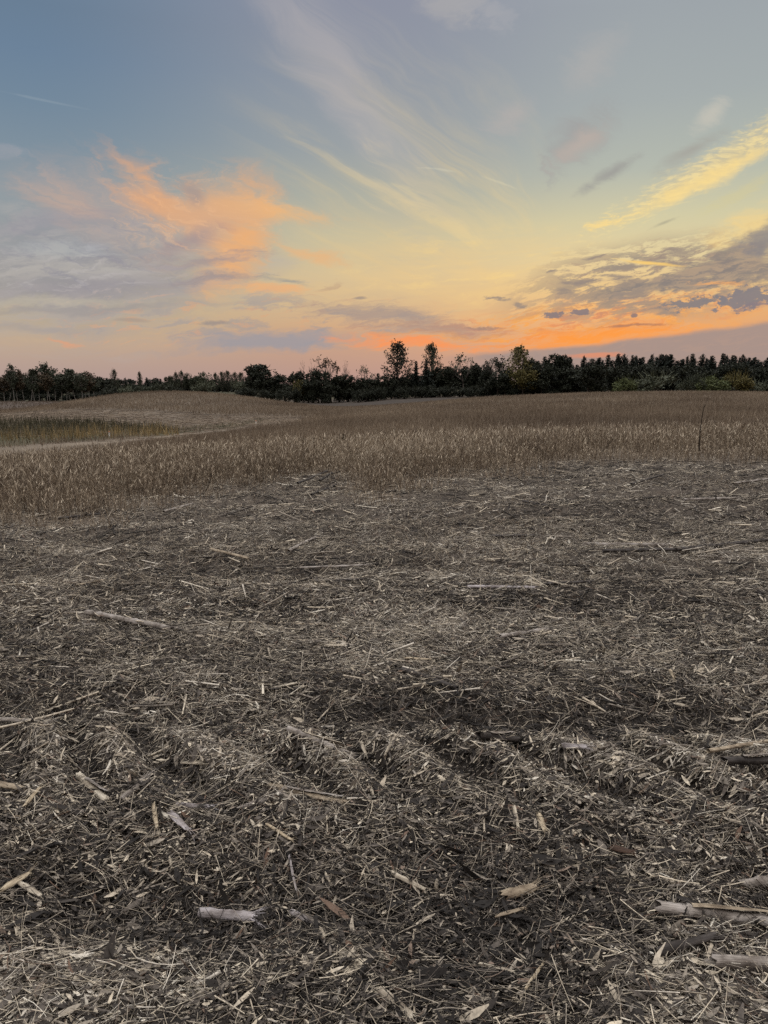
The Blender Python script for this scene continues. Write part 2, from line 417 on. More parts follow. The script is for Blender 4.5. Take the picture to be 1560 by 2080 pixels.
# ------------------------------------------------------------------ the lie of the land
# for some headings (pixel column): (distance forward, row of the photograph where that ground shows)
PROFILE = {
    -500: [(24, 955), (30, 938), (38, 908), (45, 893), (62, 852), (80, 843), (110, 839), (200, 815), (260, 818), (400, 802)],
    0: [(24, 955), (30, 938), (38, 908), (45, 893), (62, 852), (80, 843), (110, 839), (200, 815), (260, 818), (400, 802)],
    65: [(24, 953), (30, 936), (38, 907), (45, 893), (62, 853), (80, 842), (110, 833), (125, 831), (200, 815), (260, 815), (400, 802)],
    140: [(24, 951), (30, 934), (38, 905), (45, 892), (62, 855), (80, 842), (105, 825), (128, 815), (140, 822), (200, 817), (260, 815), (400, 802)],
    230: [(24, 947), (30, 931), (38, 903), (45, 891), (62, 861), (76, 847), (100, 824), (130, 800), (145, 809), (200, 816), (260, 812), (400, 800)],
    320: [(24, 942), (30, 926), (36, 902), (45, 889), (62, 866), (75, 850), (95, 827), (130, 793.5), (146, 802), (200, 813), (260, 808), (400, 797)],
    400: [(24, 937), (30, 921), (35, 902), (44, 887), (58, 868), (75, 849), (97, 825), (128, 796.5), (146, 802), (200, 808), (260, 803), (400, 795)],
    480: [(24, 932), (30, 916), (34, 900), (42, 887), (50, 876), (62, 862), (80, 845), (100, 825), (126, 803), (146, 806), (200, 803), (300, 797), (400, 793)],
    580: [(24, 927), (30, 911), (45, 876), (55, 860), (65, 852), (80, 844), (100, 831), (126, 819), (146, 826), (200, 816), (300, 803)],
    690: [(24, 922), (30, 906), (45, 870), (60, 853), (80, 843), (100, 834), (125, 831), (142, 835), (165, 824), (200, 815), (300, 803)],
    830: [(24, 915), (30, 899), (45, 862), (60, 847), (80, 834), (105, 823), (130, 824), (150, 818), (180, 807), (230, 807), (300, 803)],
    960: [(24, 908), (30, 892), (45, 857), (60, 840), (80, 825), (105, 810), (125, 815), (180, 807), (300, 798)],
    1200: [(24, 899), (30, 884), (45, 847), (60, 831), (80, 815), (103, 799.5), (120, 806), (180, 808), (300, 800)],
    1400: [(24, 893), (30, 878), (45, 843), (60, 827), (80, 812), (104, 797), (120, 803), (180, 806), (300, 800)],
    1560: [(24, 890), (30, 876), (45, 842), (60, 827), (80, 813), (104, 799), (120, 804), (180, 806), (300, 800)],
    2100: [(24, 888), (30, 874), (45, 842), (60, 828), (80, 815), (104, 804), (120, 806), (180, 806), (300, 800)],
}
S_AX = np.linspace(-1.1, 1.1, 331)
L_AX = np.linspace(math.log(20), math.log(6000), 420)


def build_profile():
    cols, ss = [], []
    for px in sorted(PROFILE):
        pts = [(0.7 * 24, None)] + PROFILE[px]
        Y, Z = [], []
        for d, py in PROFILE[px]:
            Y.append(math.log(d)); Z.append(EYE + ray(px, py)[1] * d)
        Y += [math.log(700), math.log(1500), math.log(6000)]; Z += [Z[-1] - 0.5, -5.0, -8.0]
        cols.append(np.interp(L_AX, Y, Z)); ss.append(ray(px, 830)[0])
    cols = np.array(cols)
    g = np.array([np.interp(S_AX, ss, cols[:, j]) for j in range(len(L_AX))]).T
    def blur(a, axis, sig):
        r = int(3 * sig); kx = np.exp(-0.5 * (np.arange(-r, r + 1) / sig) ** 2); kx /= kx.sum()
        pad = [(0, 0), (0, 0)]; pad[axis] = (r, r)
        return np.apply_along_axis(lambda v: np.convolve(v, kx, 'valid'), axis, np.pad(a, pad, 'edge'))
    return blur(blur(g, 0, 4), 1, 2.2)


GRID = build_profile()


def far_height(x, y):
    r = np.hypot(x, y)
    a = np.clip(np.arctan2(x, y), -0.82, 0.82)
    yy = np.maximum(r * np.cos(a), 20.0)
    s = np.tan(a)
    i = np.clip((s - S_AX[0]) / (S_AX[1] - S_AX[0]), 0, len(S_AX) - 1.001)
    j = np.clip((np.log(yy) - L_AX[0]) / (L_AX[1] - L_AX[0]), 0, len(L_AX) - 1.001)
    i0, j0 = i.astype(int), j.astype(int); fi, fj = i - i0, j - j0
    return (GRID[i0, j0] * (1 - fi) + GRID[i0 + 1, j0] * fi) * (1 - fj) + (GRID[i0, j0 + 1] * (1 - fi) + GRID[i0 + 1, j0 + 1] * fi) * fj


def gauss(v, c, w):
    return np.exp(-((v - c) / w) ** 2)


def marks(x, y):
    """Tyre lug ridges, the furrows between them, the deep ruts and the scuffed bare patch of the nearest ground."""
    wob = (fbm(x * 1.1, y * 1.1, 2, 21) - 0.5) * 0.30
    yy = y + wob + 0.05 * x
    band = gauss(yy, 2.60, 0.25)
    ph = np.sin((x * 0.93 + (yy - 2.6) * 0.75 + 0.05 * np.sin(x * 5)) / 0.175 * math.pi)
    lug = sstep(ph, -0.3, 0.8) * band
    furrow = sstep(-ph, 0.0, 0.8) * band
    rut = gauss(yy, 1.86, 0.22) * (0.25 + 1.1 * fbm(x * 2.5, y * 2.5, 2, 31)) + 0.7 * gauss(yy, 2.98, 0.16)
    bare = np.exp(-(((x - 0.62) / 0.55) ** 2 + ((y - 2.22) / 0.15) ** 2)) + 0.8 * np.exp(-(((x - 0.15) / 0.30) ** 2 + ((y - 2.72) / 0.16) ** 2))
    return lug, furrow, np.clip(rut, 0, 1.2), np.clip(bare, 0, 1)


def height(x, y):
    """Ground level at a point: the gentle field edge nearby, the rolling fields beyond."""
    x = np.asarray(x, float); y = np.asarray(y, float)
    r = np.hypot(x, y)
    near = -0.12 * np.clip(y / 16.0, 0, 1.3) ** 2 + 0.030 * np.clip(x, -12, 12) * np.clip(y / 9.0, 0, 1.2)
    k = sstep(r, 16.5, 25.0)
    z = near * (1 - k) + far_height(x, y) * k
    # clods, ruts and the tyre's lug marks of the worked ground
    m = 1 - sstep(r, 9.0, 16.0)
    z = z + m * ((fbm(x * 2.2, y * 2.2, 4, 3) - 0.5) * 0.075 + (fbm(x * 11, y * 11, 3, 9) - 0.5) * 0.028)
    wob = (fbm(x * 1.1, y * 1.1, 2, 21) - 0.5) * 0.30
    yy = y + wob + 0.05 * x
    lug, furrow, rut, bare = marks(x, y)
    z = z - m * (0.085 * rut + 0.045 * furrow) + m * 0.050 * lug
    z = z + m * 0.030 * gauss(yy, 3.35, 0.2) + m * 0.025 * gauss(yy, 2.25, 0.14)
    z = z + m * 0.035 * np.sin(yy * 5.2 + 0.8) * sstep(y, 3.4, 4.6)
    z = z + (1 - m) * (fbm(x * 0.6, y * 0.6, 3, 5) - 0.5) * 0.05
    return z


def ground_at(px, py):
    """Where the ray through a pixel of the photograph meets the ground."""
    s, t = ray(px, py)
    ys = np.concatenate([np.linspace(0.8, 30, 3000), np.geomspace(30, 600, 3000)])
    d = EYE + t * ys - height(s * ys, ys)
    k = int(np.argmax(d < 0)) if (d < 0).any() else len(ys) - 1
    y = ys[k]
    return np.array([s * y, y, float(height(s * y, y))])


# the ragged edge between trodden litter and standing crop: (pixel column, row)
EDGE = [(-300, 1056), (0, 1046), (180, 1040), (330, 1012), (470, 985), (560, 972), (640, 962), (760, 985), (880, 972), (1000, 950), (1120, 940), (1280, 928), (1420, 922), (1560, 930), (1900, 930)]
EDGE_A, EDGE_R = [], []
for px_, py_ in EDGE:
    p_ = ground_at(px_, py_)
    EDGE_A.append(math.atan2(p_[0], p_[1])); EDGE_R.append(math.hypot(p_[0], p_[1]))


def crop_amount(x, y):
    """0 on the trodden strip, 1 where the crop stands."""
    r = np.hypot(x, y); a = np.arctan2(x, y)
    e_ = np.interp(a, EDGE_A, EDGE_R)
    n = (fbm(x * 0.9, y * 0.9, 3, 41) - 0.5) * 4.0
    return sstep(r + n, e_ - 2.3, e_ + 1.6)


def px_of(x, y, z):
    cp, sp = math.cos(PITCH), math.sin(PITCH)
    dzz = z - EYE
    f = np.maximum(y * cp - dzz * sp, 0.01)
    return PX_W / 2 + FOC * x / f, PX_H / 2 - FOC * (y * sp + dzz * cp) / f


# valley ground covers, bounded by lines surveyed on the photograph
def marsh(x, y):
    a = np.arctan2(x, y); r = np.hypot(x, y)
    n = (fbm(x * 0.25, y * 0.25, 3, 51) - 0.5) * 5
    return sstep(r + n, 47, 49) * (1 - sstep(r + n + 8 * sstep(a, -0.42, -0.27), 66, 69)) * (1 - sstep(a + n * 0.01, -0.30, -0.265))


def green_strip(x, y):
    a = np.arctan2(x, y); r = np.hypot(x, y)
    n = (fbm(x * 0.3, y * 0.3, 3, 61) - 0.5) * 5
    lo = np.interp(a, [-0.5, -0.28, -0.20, -0.15], [43, 49, 55, 63])
    return sstep(r + n, lo, lo + 1.5) * (1 - sstep(r + n, lo + 11, lo + 13)) * (1 - sstep(a, -0.20, -0.15))


def bare_path(x, y):
    a = np.arctan2(x, y); r = np.hypot(x, y)
    c_ = np.interp(a, [-0.6, -0.48, -0.38, -0.28, -0.20, -0.14, -0.10], [38, 39.5, 42.5, 47, 54, 62, 67])
    return gauss(r, c_ + 1.2, 2.0 + 1.8 * sstep(a, -0.2, -0.12)) * (1 - sstep(a, -0.14, -0.08))


def combed(x, y):
    """The lower slope of the left hill, already cut."""
    a = np.arctan2(x, y); r = np.hypot(x, y)
    top = np.interp(a, [-0.6, -0.45, -0.36, -0.24, -0.14, -0.10], [112, 108, 97, 84, 80, 78])
    n = (fbm(x * 0.2, y * 0.2, 2, 71) - 0.5) * 4
    return sstep(r + n, 50, 55) * (1 - sstep(r + n, top - 1.5, top + 1)) * (1 - sstep(a, -0.13, -0.085))


def cover(x, y):
    """Standing-crop share of the far fields."""
    return (1 - marsh(x, y)) * (1 - green_strip(x, y)) * (1 - np.clip(bare_path(x, y) * 1.3, 0, 1)) * (1 - combed(x, y))


def mesh_from(name, verts, faces, mat=None, tint=None, smooth_=True, attr=None):
    """One mesh object from numpy arrays; faces is (n, 3) or (n, 4)."""
    me = bpy.data.meshes.new(name)
    nv, nf, k = len(verts), len(faces), faces.shape[1]
    me.vertices.add(nv); me.vertices.foreach_set('co', np.ascontiguousarray(verts, np.float32).ravel())
    me.loops.add(nf * k); me.loops.foreach_set('vertex_index', np.ascontiguousarray(faces, np.int32).ravel())
    me.polygons.add(nf)
    me.polygons.foreach_set('loop_start', np.arange(0, nf * k, k, dtype=np.int32))
    me.polygons.foreach_set('use_smooth', np.full(nf, smooth_, dtype=bool))
    if tint is not None:
        at = me.attributes.new('tint', 'FLOAT', 'FACE'); at.data.foreach_set('value', np.ascontiguousarray(tint, np.float32))
    if attr is not None:
        at = me.attributes.new('cover', 'FLOAT_COLOR', 'POINT'); at.data.foreach_set('color', np.ascontiguousarray(attr, np.float32).ravel())
    me.update(calc_edges=True)
    if mat: me.materials.append(mat)
    o = bpy.data.objects.new(name, me)
    COL.objects.link(o)
    return o


class Mat:
    """A principled material with a few node shorthands."""
    def __init__(self, name, rough=0.85, spec=0.2):
        self.m = bpy.data.materials.new(name); self.m.use_nodes = True
        self.t = self.m.node_tree
        self.p = self.t.nodes['Principled BSDF']
        self.p.inputs['Roughness'].default_value = rough
        self.p.inputs['Specular IOR Level'].default_value = spec

    def n(self, kind, **kw):
        node = self.t.nodes.new(kind)
        for k, v_ in kw.items():
            if k in node.inputs: node.inputs[k].default_value = v_
            else: setattr(node, k, v_)
        return node

    def link(self, a, b): self.t.links.new(a, b)

    def ramp(self, fac, stops, interp='LINEAR'):
        r = self.n('ShaderNodeValToRGB'); r.color_ramp.interpolation = interp
        e = r.color_ramp.elements
        e[0].position, e[0].color = stops[0][0], (*stops[0][1], 1)
        e[1].position, e[1].color = stops[-1][0], (*stops[-1][1], 1)
        for p, c in stops[1:-1]:
            q = e.new(p); q.color = (*c, 1)
        self.link(fac, r.inputs[0])
        return r.outputs[0]

    def mul(self, a, b, fac=1.0):
        x = self.n('ShaderNodeMix', data_type='RGBA', blend_type='MULTIPLY')
        x.inputs[0].default_value = fac
        self.link(a, x.inputs[6]); self.link(b, x.inputs[7])
        return x.outputs[2]

    def base(self, s): self.link(s, self.p.inputs['Base Color'])


def tint_mat(name, stops, rough=0.8, spec=0.25, fine=60.0, var=0.5, translucent=0.0):
    """Colour by each piece's own tint value, broken up by fine fibre noise."""
    m = Mat(name, rough, spec)
    at = m.n('ShaderNodeAttribute', attribute_name='tint')
    c = m.ramp(at.outputs['Fac'], stops)
    tc_ = m.n('ShaderNodeTexCoord')
    nz = m.n('ShaderNodeTexNoise', Scale=fine, Detail=3.0)
    m.link(tc_.outputs['Object'], nz.inputs['Vector'])
    g = m.ramp(nz.outputs['Fac'], [(0.3, (1 - var,) * 3), (0.7, (1.0,) * 3)])
    m.base(m.mul(c, g))
    return m.m


# ------------------------------------------------------------------ ground sheet
def ground_mesh():
    rr = np.concatenate([np.geomspace(0.35, 1.1, 14, endpoint=False), np.geomspace(1.1, 6, 330, endpoint=False), np.geomspace(6, 30, 170, endpoint=False),
                         np.geomspace(30, 320, 170, endpoint=False), np.geomspace(320, 9000, 26)])
    front = np.radians(np.linspace(-44, 44, 460))
    back = np.radians(np.linspace(44, 316, 92)[1:-1])
    aa = np.concatenate([front, back])
    A, R = np.meshgrid(aa, rr)
    X, Y = np.sin(A) * R, np.cos(A) * R
    Z = height(X, Y)
    nr, na = R.shape
    v = np.stack([X, Y, Z], -1).reshape(-1, 3)
    i = np.arange(nr - 1)[:, None] * na; j = np.arange(na)[None, :]; j2 = (j + 1) % na
    f = np.stack([i + j, i + j2, i + na + j2, i + na + j], -1).reshape(-1, 4)
    f = f[:, ::-1]
    x, y = v[:, 0], v[:, 1]
    r = np.hypot(x, y)
    soil = np.array([0.045, 0.038, 0.032]); cropc = np.array([0.20, 0.165, 0.128]); strawc = np.array([0.150, 0.124, 0.097])
    pathc = np.array([0.175, 0.145, 0.112]); grassc = np.array([0.070, 0.066, 0.042])
    c = np.tile(soil, (len(v), 1))
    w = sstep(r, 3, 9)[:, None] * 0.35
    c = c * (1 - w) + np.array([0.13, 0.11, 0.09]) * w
    def lay(c, colour, k): return c * (1 - k[:, None]) + colour * k[:, None]
    c = lay(c, cropc, crop_amount(x, y) * 0.9)
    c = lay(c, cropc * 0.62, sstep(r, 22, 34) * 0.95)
    c = lay(c, strawc, combed(x, y) * 0.85)
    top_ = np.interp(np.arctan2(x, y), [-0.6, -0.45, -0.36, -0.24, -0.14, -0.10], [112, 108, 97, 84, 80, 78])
    c = lay(c, np.array([0.05, 0.042, 0.035]), 0.8 * gauss(r + (fbm(x * 0.2, y * 0.2, 2, 71) - 0.5) * 4, top_ - 0.8, 1.3) * (1 - sstep(np.arctan2(x, y), -0.13, -0.085)))  # shade along the crop's front edge, painted dark into the ground colour
    c = lay(c, grassc, np.maximum(marsh(x, y), green_strip(x, y)))
    c = lay(c, pathc, np.clip(bare_path(x, y), 0, 1))
    a_ = np.arctan2(x, y)
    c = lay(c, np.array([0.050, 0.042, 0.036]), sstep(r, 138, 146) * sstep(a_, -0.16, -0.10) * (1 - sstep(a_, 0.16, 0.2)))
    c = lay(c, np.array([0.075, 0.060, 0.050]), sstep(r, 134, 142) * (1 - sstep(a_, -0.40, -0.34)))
    c = lay(c, np.array([0.05, 0.048, 0.03]), sstep(r, 215, 240))
    c *= (0.8 + 0.4 * fbm(x * 0.5 + 3, y * 0.5, 3, 77))[:, None]
    return v, f, np.concatenate([c, np.ones((len(v), 1))], 1)


m = Mat('field_soil', 0.95, 0.15)
at = m.n('ShaderNodeAttribute', attribute_name='cover')
tc_ = m.n('ShaderNodeTexCoord')
nz = m.n('ShaderNodeTexNoise', Scale=9.0, Detail=8.0, Roughness=0.7)
m.link(tc_.outputs['Object'], nz.inputs['Vector'])
g = m.ramp(nz.outputs['Fac'], [(0.32, (0.55, 0.54, 0.53)), (0.5, (1.0, 1.0, 1.0)), (0.72, (1.5, 1.45, 1.38))])
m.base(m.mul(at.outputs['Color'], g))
bump = m.n('ShaderNodeBump', Strength=0.7, Distance=0.02)
nz2 = m.n('ShaderNodeTexNoise', Scale=55.0, Detail=5.0, Roughness=0.65)
m.link(tc_.outputs['Object'], nz2.inputs['Vector'])
m.link(nz2.outputs['Fac'], bump.inputs['Height']); m.link(bump.outputs[0], m.p.inputs['Normal'])
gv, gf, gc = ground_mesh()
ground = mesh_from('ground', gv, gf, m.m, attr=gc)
ground['kind'] = 'structure'


# ------------------------------------------------------------------ litter, stubble and grass (nobody could count them)
def frames(direction):
    """Two unit vectors across each direction."""
    d = direction / np.linalg.norm(direction, axis=1, keepdims=True)
    up = np.tile(np.array([0.0, 0.0, 1.0]), (len(d), 1))
    up[np.abs(d[:, 2]) > 0.92] = (1.0, 0.0, 0.0)
    a = np.cross(d, up); a /= np.linalg.norm(a, axis=1, keepdims=True)
    return d, a, np.cross(a, d)


def strands(base, direction, length, width, bend, segs, sides, taper=0.6, roll=None, swell=None):
    """Many thin curved stems (sides 3) or flat leaf strips (sides 2) as one vertex and one quad array."""
    n = len(base)
    d, a, b = frames(direction)
    if roll is not None:
        c, s = np.cos(roll)[:, None], np.sin(roll)[:, None]
        a, b = a * c + b * s, b * c - a * s
    t = np.linspace(0, 1, segs + 1)
    pos = base[:, None, :] + d[:, None, :] * (t[None, :, None] * length[:, None, None])
    arc = (t * t)[None, :, None] * (length * bend)[:, None, None]
    sway = np.cos(np.arange(n) * 2.399)[:, None, None]
    pos = pos + (b[:, None, :] * np.sqrt(np.maximum(0, 1 - sway ** 2)) + a[:, None, :] * sway) * arc
    w = width[:, None] * (1 - (1 - taper) * t[None, :]) * 0.5
    if swell is not None: w = width[:, None] * 0.5 * np.clip(np.sin(math.pi * np.clip(t, 0.04, 0.97)) ** swell, 0.12, 1)[None, :]
    if sides == 2:
        off = [(-1.0, 0.12), (1.0, -0.12)]
    else:
        off = [(math.cos(q), math.sin(q)) for q in np.arange(sides) * 2 * math.pi / sides]
    V_ = np.stack([pos + (a[:, None, :] * ca + b[:, None, :] * cb) * w[:, :, None] for ca, cb in off], 2)   # n, segs+1, sides, 3
    k = len(off)
    idx = np.arange(n * (segs + 1) * k).reshape(n, segs + 1, k)
    fs = []
    for q in range(k if k > 2 else 1):
        q2 = (q + 1) % k
        fs.append(np.stack([idx[:, :-1, q], idx[:, :-1, q2], idx[:, 1:, q2], idx[:, 1:, q]], -1).reshape(n, -1, 4))
    F = np.concatenate(fs, 1)
    return V_.reshape(-1, 3), F.reshape(-1, 4), F.shape[1]


class Heap:
    def __init__(self): self.v, self.f, self.t, self.o = [], [], [], 0
    def add(self, V_, F, per, tint):
        self.v.append(V_); self.f.append(F + self.o); self.t.append(np.repeat(tint, per)); self.o += len(V_)
    def build(self, name, mat):
        return mesh_from(name, np.concatenate(self.v), np.concatenate(self.f), mat, np.concatenate(self.t))


def sector(n, r0, r1, half=0.66):
    """n points spread evenly over the part of a ring that lies before the camera."""
    r = np.sqrt(rng.uniform(r0 * r0, r1 * r1, n)); a = rng.uniform(-half, half, n)
    return r * np.sin(a), r * np.cos(a)


LITTER = [(0.0, (0.018, 0.015, 0.013)), (0.16, (0.042, 0.035, 0.030)), (0.34, (0.135, 0.116, 0.098)), (0.52, (0.30, 0.262, 0.215)),
          (0.68, (0.52, 0.452, 0.352)), (0.84, (0.70, 0.615, 0.475)), (0.93, (0.82, 0.77, 0.66)), (1.0, (0.15, 0.09, 0.06))]
mat_litter = tint_mat('dry_litter', LITTER, 0.75, 0.3, 90.0, 0.45)


def litter_tint(x, y, light, dark):
    """Share of light straw and of rotten dark matter; tan straw lies in drifts, grey rotten matter between them."""
    n = len(x)
    u = rng.random(n)
    t = np.where(u < light, rng.uniform(0.60, 0.94, n), np.where(u < light + dark, rng.uniform(0.0, 0.24, n), rng.uniform(0.24, 0.60, n)))
    drift = 1.4 * (fbm(x * 1.1, y * 1.9, 3, 91) - 0.5) + 0.6 * (fbm(x * 4.5, y * 4.5, 2, 95) - 0.5)
    lug, furrow, rut, bare = marks(x, y)
    t = np.clip(t + drift * 0.38 + 0.16 * lug - 0.14 * furrow - 0.19 * np.minimum(rut, 1), 0.0, 0.95)
    red = rng.random(n) < 0.03
    return np.where(red, 0.985 + 0.015 * rng.random(n), t)


def thinned(x, y, strong):
    """Fewer pieces lie in the tyre furrows and on the scuffed patch."""
    lug, furrow, rut, bare = marks(x, y)
    return rng.random(len(x)) > strong * np.clip(0.8 * furrow + 0.9 * bare, 0, 0.95)


def lay(x, y, tilt, pref=0.35):
    """Directions lying on the ground, tipped a little, more often across the field than along it."""
    n = len(x)
    a = rng.uniform(0, 2 * math.pi, n)
    a = np.where(rng.random(n) < pref, rng.normal(0.0, 0.4, n) + math.pi * rng.integers(0, 2, n), a)
    e = rng.normal(0, tilt, n)
    eps = 0.04
    gx = (height(x + eps, y) - height(x - eps, y)) / (2 * eps); gy = (height(x, y + eps) - height(x, y - eps)) / (2 * eps)
    d = np.stack([np.cos(a), np.sin(a), np.cos(a) * gx + np.sin(a) * gy + np.tan(np.clip(e, -1.2, 1.2))], 1)
    return d / np.linalg.norm(d, axis=1, keepdims=True)


heap = Heap()
# flat leaf and husk flakes, mostly rotten, close to the soil
for n, r0, r1, segs in ((54000, 1.15, 2.8, 3), (50000, 2.8, 5.0, 2), (50000, 5.0, 9.0, 2), (26000, 9.0, 15.0, 1)):
    x, y = sector(n, r0, r1)
    ok = thinned(x, y, 0.75); x, y = x[ok], y[ok]; n = len(x)
    L = rng.lognormal(math.log(0.026), 0.45, n).clip(0.008, 0.10)
    wd = L * rng.uniform(0.11, 0.36, n) * (1.0 if r0 < 5 else 0.9)
    d = lay(x, y, 0.34)
    b = np.stack([x, y, height(x, y) + 0.002 + rng.random(n) ** 1.3 * 0.036], 1) - d * (L / 2)[:, None]
    V_, F, per = strands(b, d, L, wd, rng.normal(0, 0.35, n), max(segs, 2), 2, roll=rng.normal(0, 0.5, n), swell=0.7)
    heap.add(V_, F, per, litter_tint(x, y, 0.12, 0.60))
# thin curved straws and tendrils, in tufts as well as alone
for n, r0, r1, sides, segs in ((32000, 1.15, 2.6, 3, 4), (46000, 2.6, 4.6, 3, 3), (70000, 4.6, 8.0, 3, 2), (62000, 8.0, 13.0, 3, 2), (30000, 13.0, 19.0, 3, 1)):
    x, y = sector(n, r0, r1)
    k = rng.integers(0, n, n); tuft = rng.random(n) < 0.35
    x = np.where(tuft, x[k // 24 * 1] + rng.normal(0, 0.03, n), x); y = np.where(tuft, y[k // 24 * 1] + rng.normal(0, 0.03, n), y)
    ok = thinned(x, y, 0.8); x, y = x[ok], y[ok]; n = len(x)
    L = rng.lognormal(math.log(0.056), 0.5, n).clip(0.015, 0.24)
    wd = rng.lognormal(math.log(0.0020), 0.4, n).clip(0.001, 0.0055) * (1.0 if r0 < 4 else 1.25 if r0 < 8 else 1.6)
    d = lay(x, y, 0.30)
    b = np.stack([x, y, height(x, y) + 0.004 + rng.random(n) ** 1.3 * 0.042], 1) - d * (L / 2)[:, None]
    b[:, 2] = np.maximum(b[:, 2], height(b[:, 0], b[:, 1]) - 0.004)
    V_, F, per = strands(b, d, L, wd, rng.normal(0, 0.26, n), segs, sides)
    heap.add(V_, F, per, litter_tint(x, y, 0.38, 0.36))
# split stalk splinters
for n, r0, r1, top in ((3400, 1.15, 3.2, 0.14), (4200, 3.2, 6.0, 0.34), (4200, 6.0, 14.0, 0.7)):
    x, y = sector(n, r0, r1)
    ok = thinned(x, y, 0.6); x, y = x[ok], y[ok]; n = len(x)
    L = rng.lognormal(math.log(0.055 if r0 < 3 else 0.09 if r0 < 6 else 0.15), 0.6, n).clip(0.02, top)
    wd = rng.uniform(0.004, 0.012, n) * (1 if r0 < 3 else 1.25 if r0 < 6 else 1.7)
    d = lay(x, y, 0.14, 0.5)
    b = np.stack([x, y, height(x, y) + 0.004 + rng.random(n) * 0.026], 1) - d * (L / 2)[:, None]
    V_, F, per = strands(b, d, L, wd, rng.normal(0, 0.06, n), 3, 4, taper=0.7)
    heap.add(V_, F, per, np.clip(litter_tint(x, y, 0.16, 0.5), 0, 0.95))
# crumbs
for n, r0, r1 in ((52000, 1.15, 3.0), (30000, 3.0, 5.0)):
    x, y = sector(n, r0, r1)
    L = rng.lognormal(math.log(0.009), 0.4, n).clip(0.004, 0.022)
    d = lay(x, y, 0.4)
    V_, F, per = strands(np.stack([x, y, height(x, y) + 0.002 + rng.random(n) * 0.034], 1), d, L, L * rng.uniform(0.25, 0.7, n), rng.normal(0, 0.2, n), 2, 2, roll=rng.normal(0, 0.6, n), swell=0.5)
    heap.add(V_, F, per, litter_tint(x, y, 0.30, 0.35))
litter = heap.build('straw_litter', mat_litter)
litter['kind'] = 'stuff'

# the standing crop: thin upright stems with short branches and dry pods
CROP = [(0.0, (0.085, 0.062, 0.044)), (0.35, (0.185, 0.142, 0.102)), (0.65, (0.315, 0.252, 0.182)), (0.88, (0.50, 0.415, 0.305)), (1.0, (0.62, 0.535, 0.41))]
mat_crop = tint_mat('dry_crop', CROP, 0.8, 0.25, 40.0, 0.4)
heap = Heap()


def stand(n, r0, r1, tall, wide, segs, sides, branches, lean=0.17, keep=None, half=0.68):
    x, y = sector(n, r0, r1, half)
    k = crop_amount(x, y) if keep is None else keep(x, y)
    ok = rng.random(n) < k ** 0.8
    x, y, k = x[ok], y[ok], k[ok]
    n = len(x)
    h = rng.normal(tall, tall * 0.22, n).clip(tall * 0.35, tall * 1.6) * (0.32 + 0.68 * k ** 1.5)
    d = np.stack([rng.normal(0, lean, n), rng.normal(0, lean, n), np.ones(n)], 1)
    base = np.stack([x, y, height(x, y) - 0.01], 1)
    patch = fbm(x * 0.35, y * 0.35, 2, 101) - 0.5
    tint = np.clip(rng.random(n) * 0.75 + 0.12 + patch * 0.4, 0, 1)
    odd = rng.random(n) < 0.02                      # dark weeds standing among the crop
    h = np.where(odd, h * 1.3, h); tint = np.where(odd, 0.0, tint)
    V_, F, per = strands(base, d, h, np.full(n, wide) * rng.uniform(0.7, 1.4, n), rng.normal(0, 0.10, n), segs, sides)
    heap.add(V_, F, per, tint)
    dn = d / np.linalg.norm(d, axis=1, keepdims=True)
    for q in range(branches):
        f = rng.uniform(0.25, 0.97, n)
        bb = base + dn * (h * f)[:, None]
        a = rng.uniform(0, 2 * math.pi, n)
        up = rng.uniform(0.8, 3.2, n)
        dd = np.stack([np.cos(a), np.sin(a), up], 1)
        bl = h * rng.uniform(0.08, 0.26, n)
        V_, F, per = strands(bb, dd, bl, np.full(n, wide * 1.5) * rng.uniform(0.7, 1.6, n), rng.normal(0, 0.3, n), 2, 2, swell=0.6)
        heap.add(V_, F, per, np.clip(tint + (f - 0.45) * 0.55 + rng.normal(0.05, 0.2, n), 0, 1))


stand(40000, 6.5, 14.5, 0.40, 0.0046, 2, 3, 5)
stand(44000, 14.0, 21.5, 0.40, 0.0060, 2, 3, 4)
stand(22000, 4.5, 13.0, 0.11, 0.0042, 1, 3, 3, 0.5, keep=lambda x, y: 0.5 * sstep(fbm(x * 0.8, y * 0.8, 3, 111), 0.48, 0.62))
stand(12000, 21.5, 32.0, 0.36, 0.012, 1, 3, 2)
crop = heap.build('standing_crop', mat_crop)
crop['kind'] = 'stuff'

heap = Heap()


def blades(n, r0, r1, tall, wide, keep, lo=0.1, hi=0.9, half=0.66, lean=0.2, hvar=0.2):
    x, y = sector(n, r0, r1, half)
    ok = rng.random(n) < keep(x, y)
    x, y = x[ok], y[ok]; n = len(x)
    h = rng.normal(tall, tall * hvar, n).clip(tall * 0.4, tall * 1.7)
    d = np.stack([rng.normal(0, lean, n), rng.normal(0, lean, n), np.ones(n)], 1)
    a_ = np.arctan2(x, y)                            # the crop thins out and is short where it meets the bare track
    c_ = np.interp(a_, [-0.6, -0.48, -0.38, -0.28, -0.20, -0.14, -0.10], [38, 39.5, 42.5, 47, 54, 62, 67])
    h = h * (1 - 0.72 * gauss(np.hypot(x, y), c_ - 2.0, 4.5) * (1 - sstep(a_, -0.16, -0.08)))
    base = np.stack([x, y, height(x, y) - 0.02], 1)
    V_, F, per = strands(base, d, h, wide * rng.uniform(0.6, 1.5, n), rng.normal(0, 0.12, n), 1, 2, taper=0.35, roll=rng.uniform(0, 3.1, n))
    patch = fbm(x * 0.12, y * 0.12, 3, 121) - 0.5
    heap.add(V_, F, per, np.clip(rng.uniform(lo, hi, n) + patch * 0.5, 0, 1))


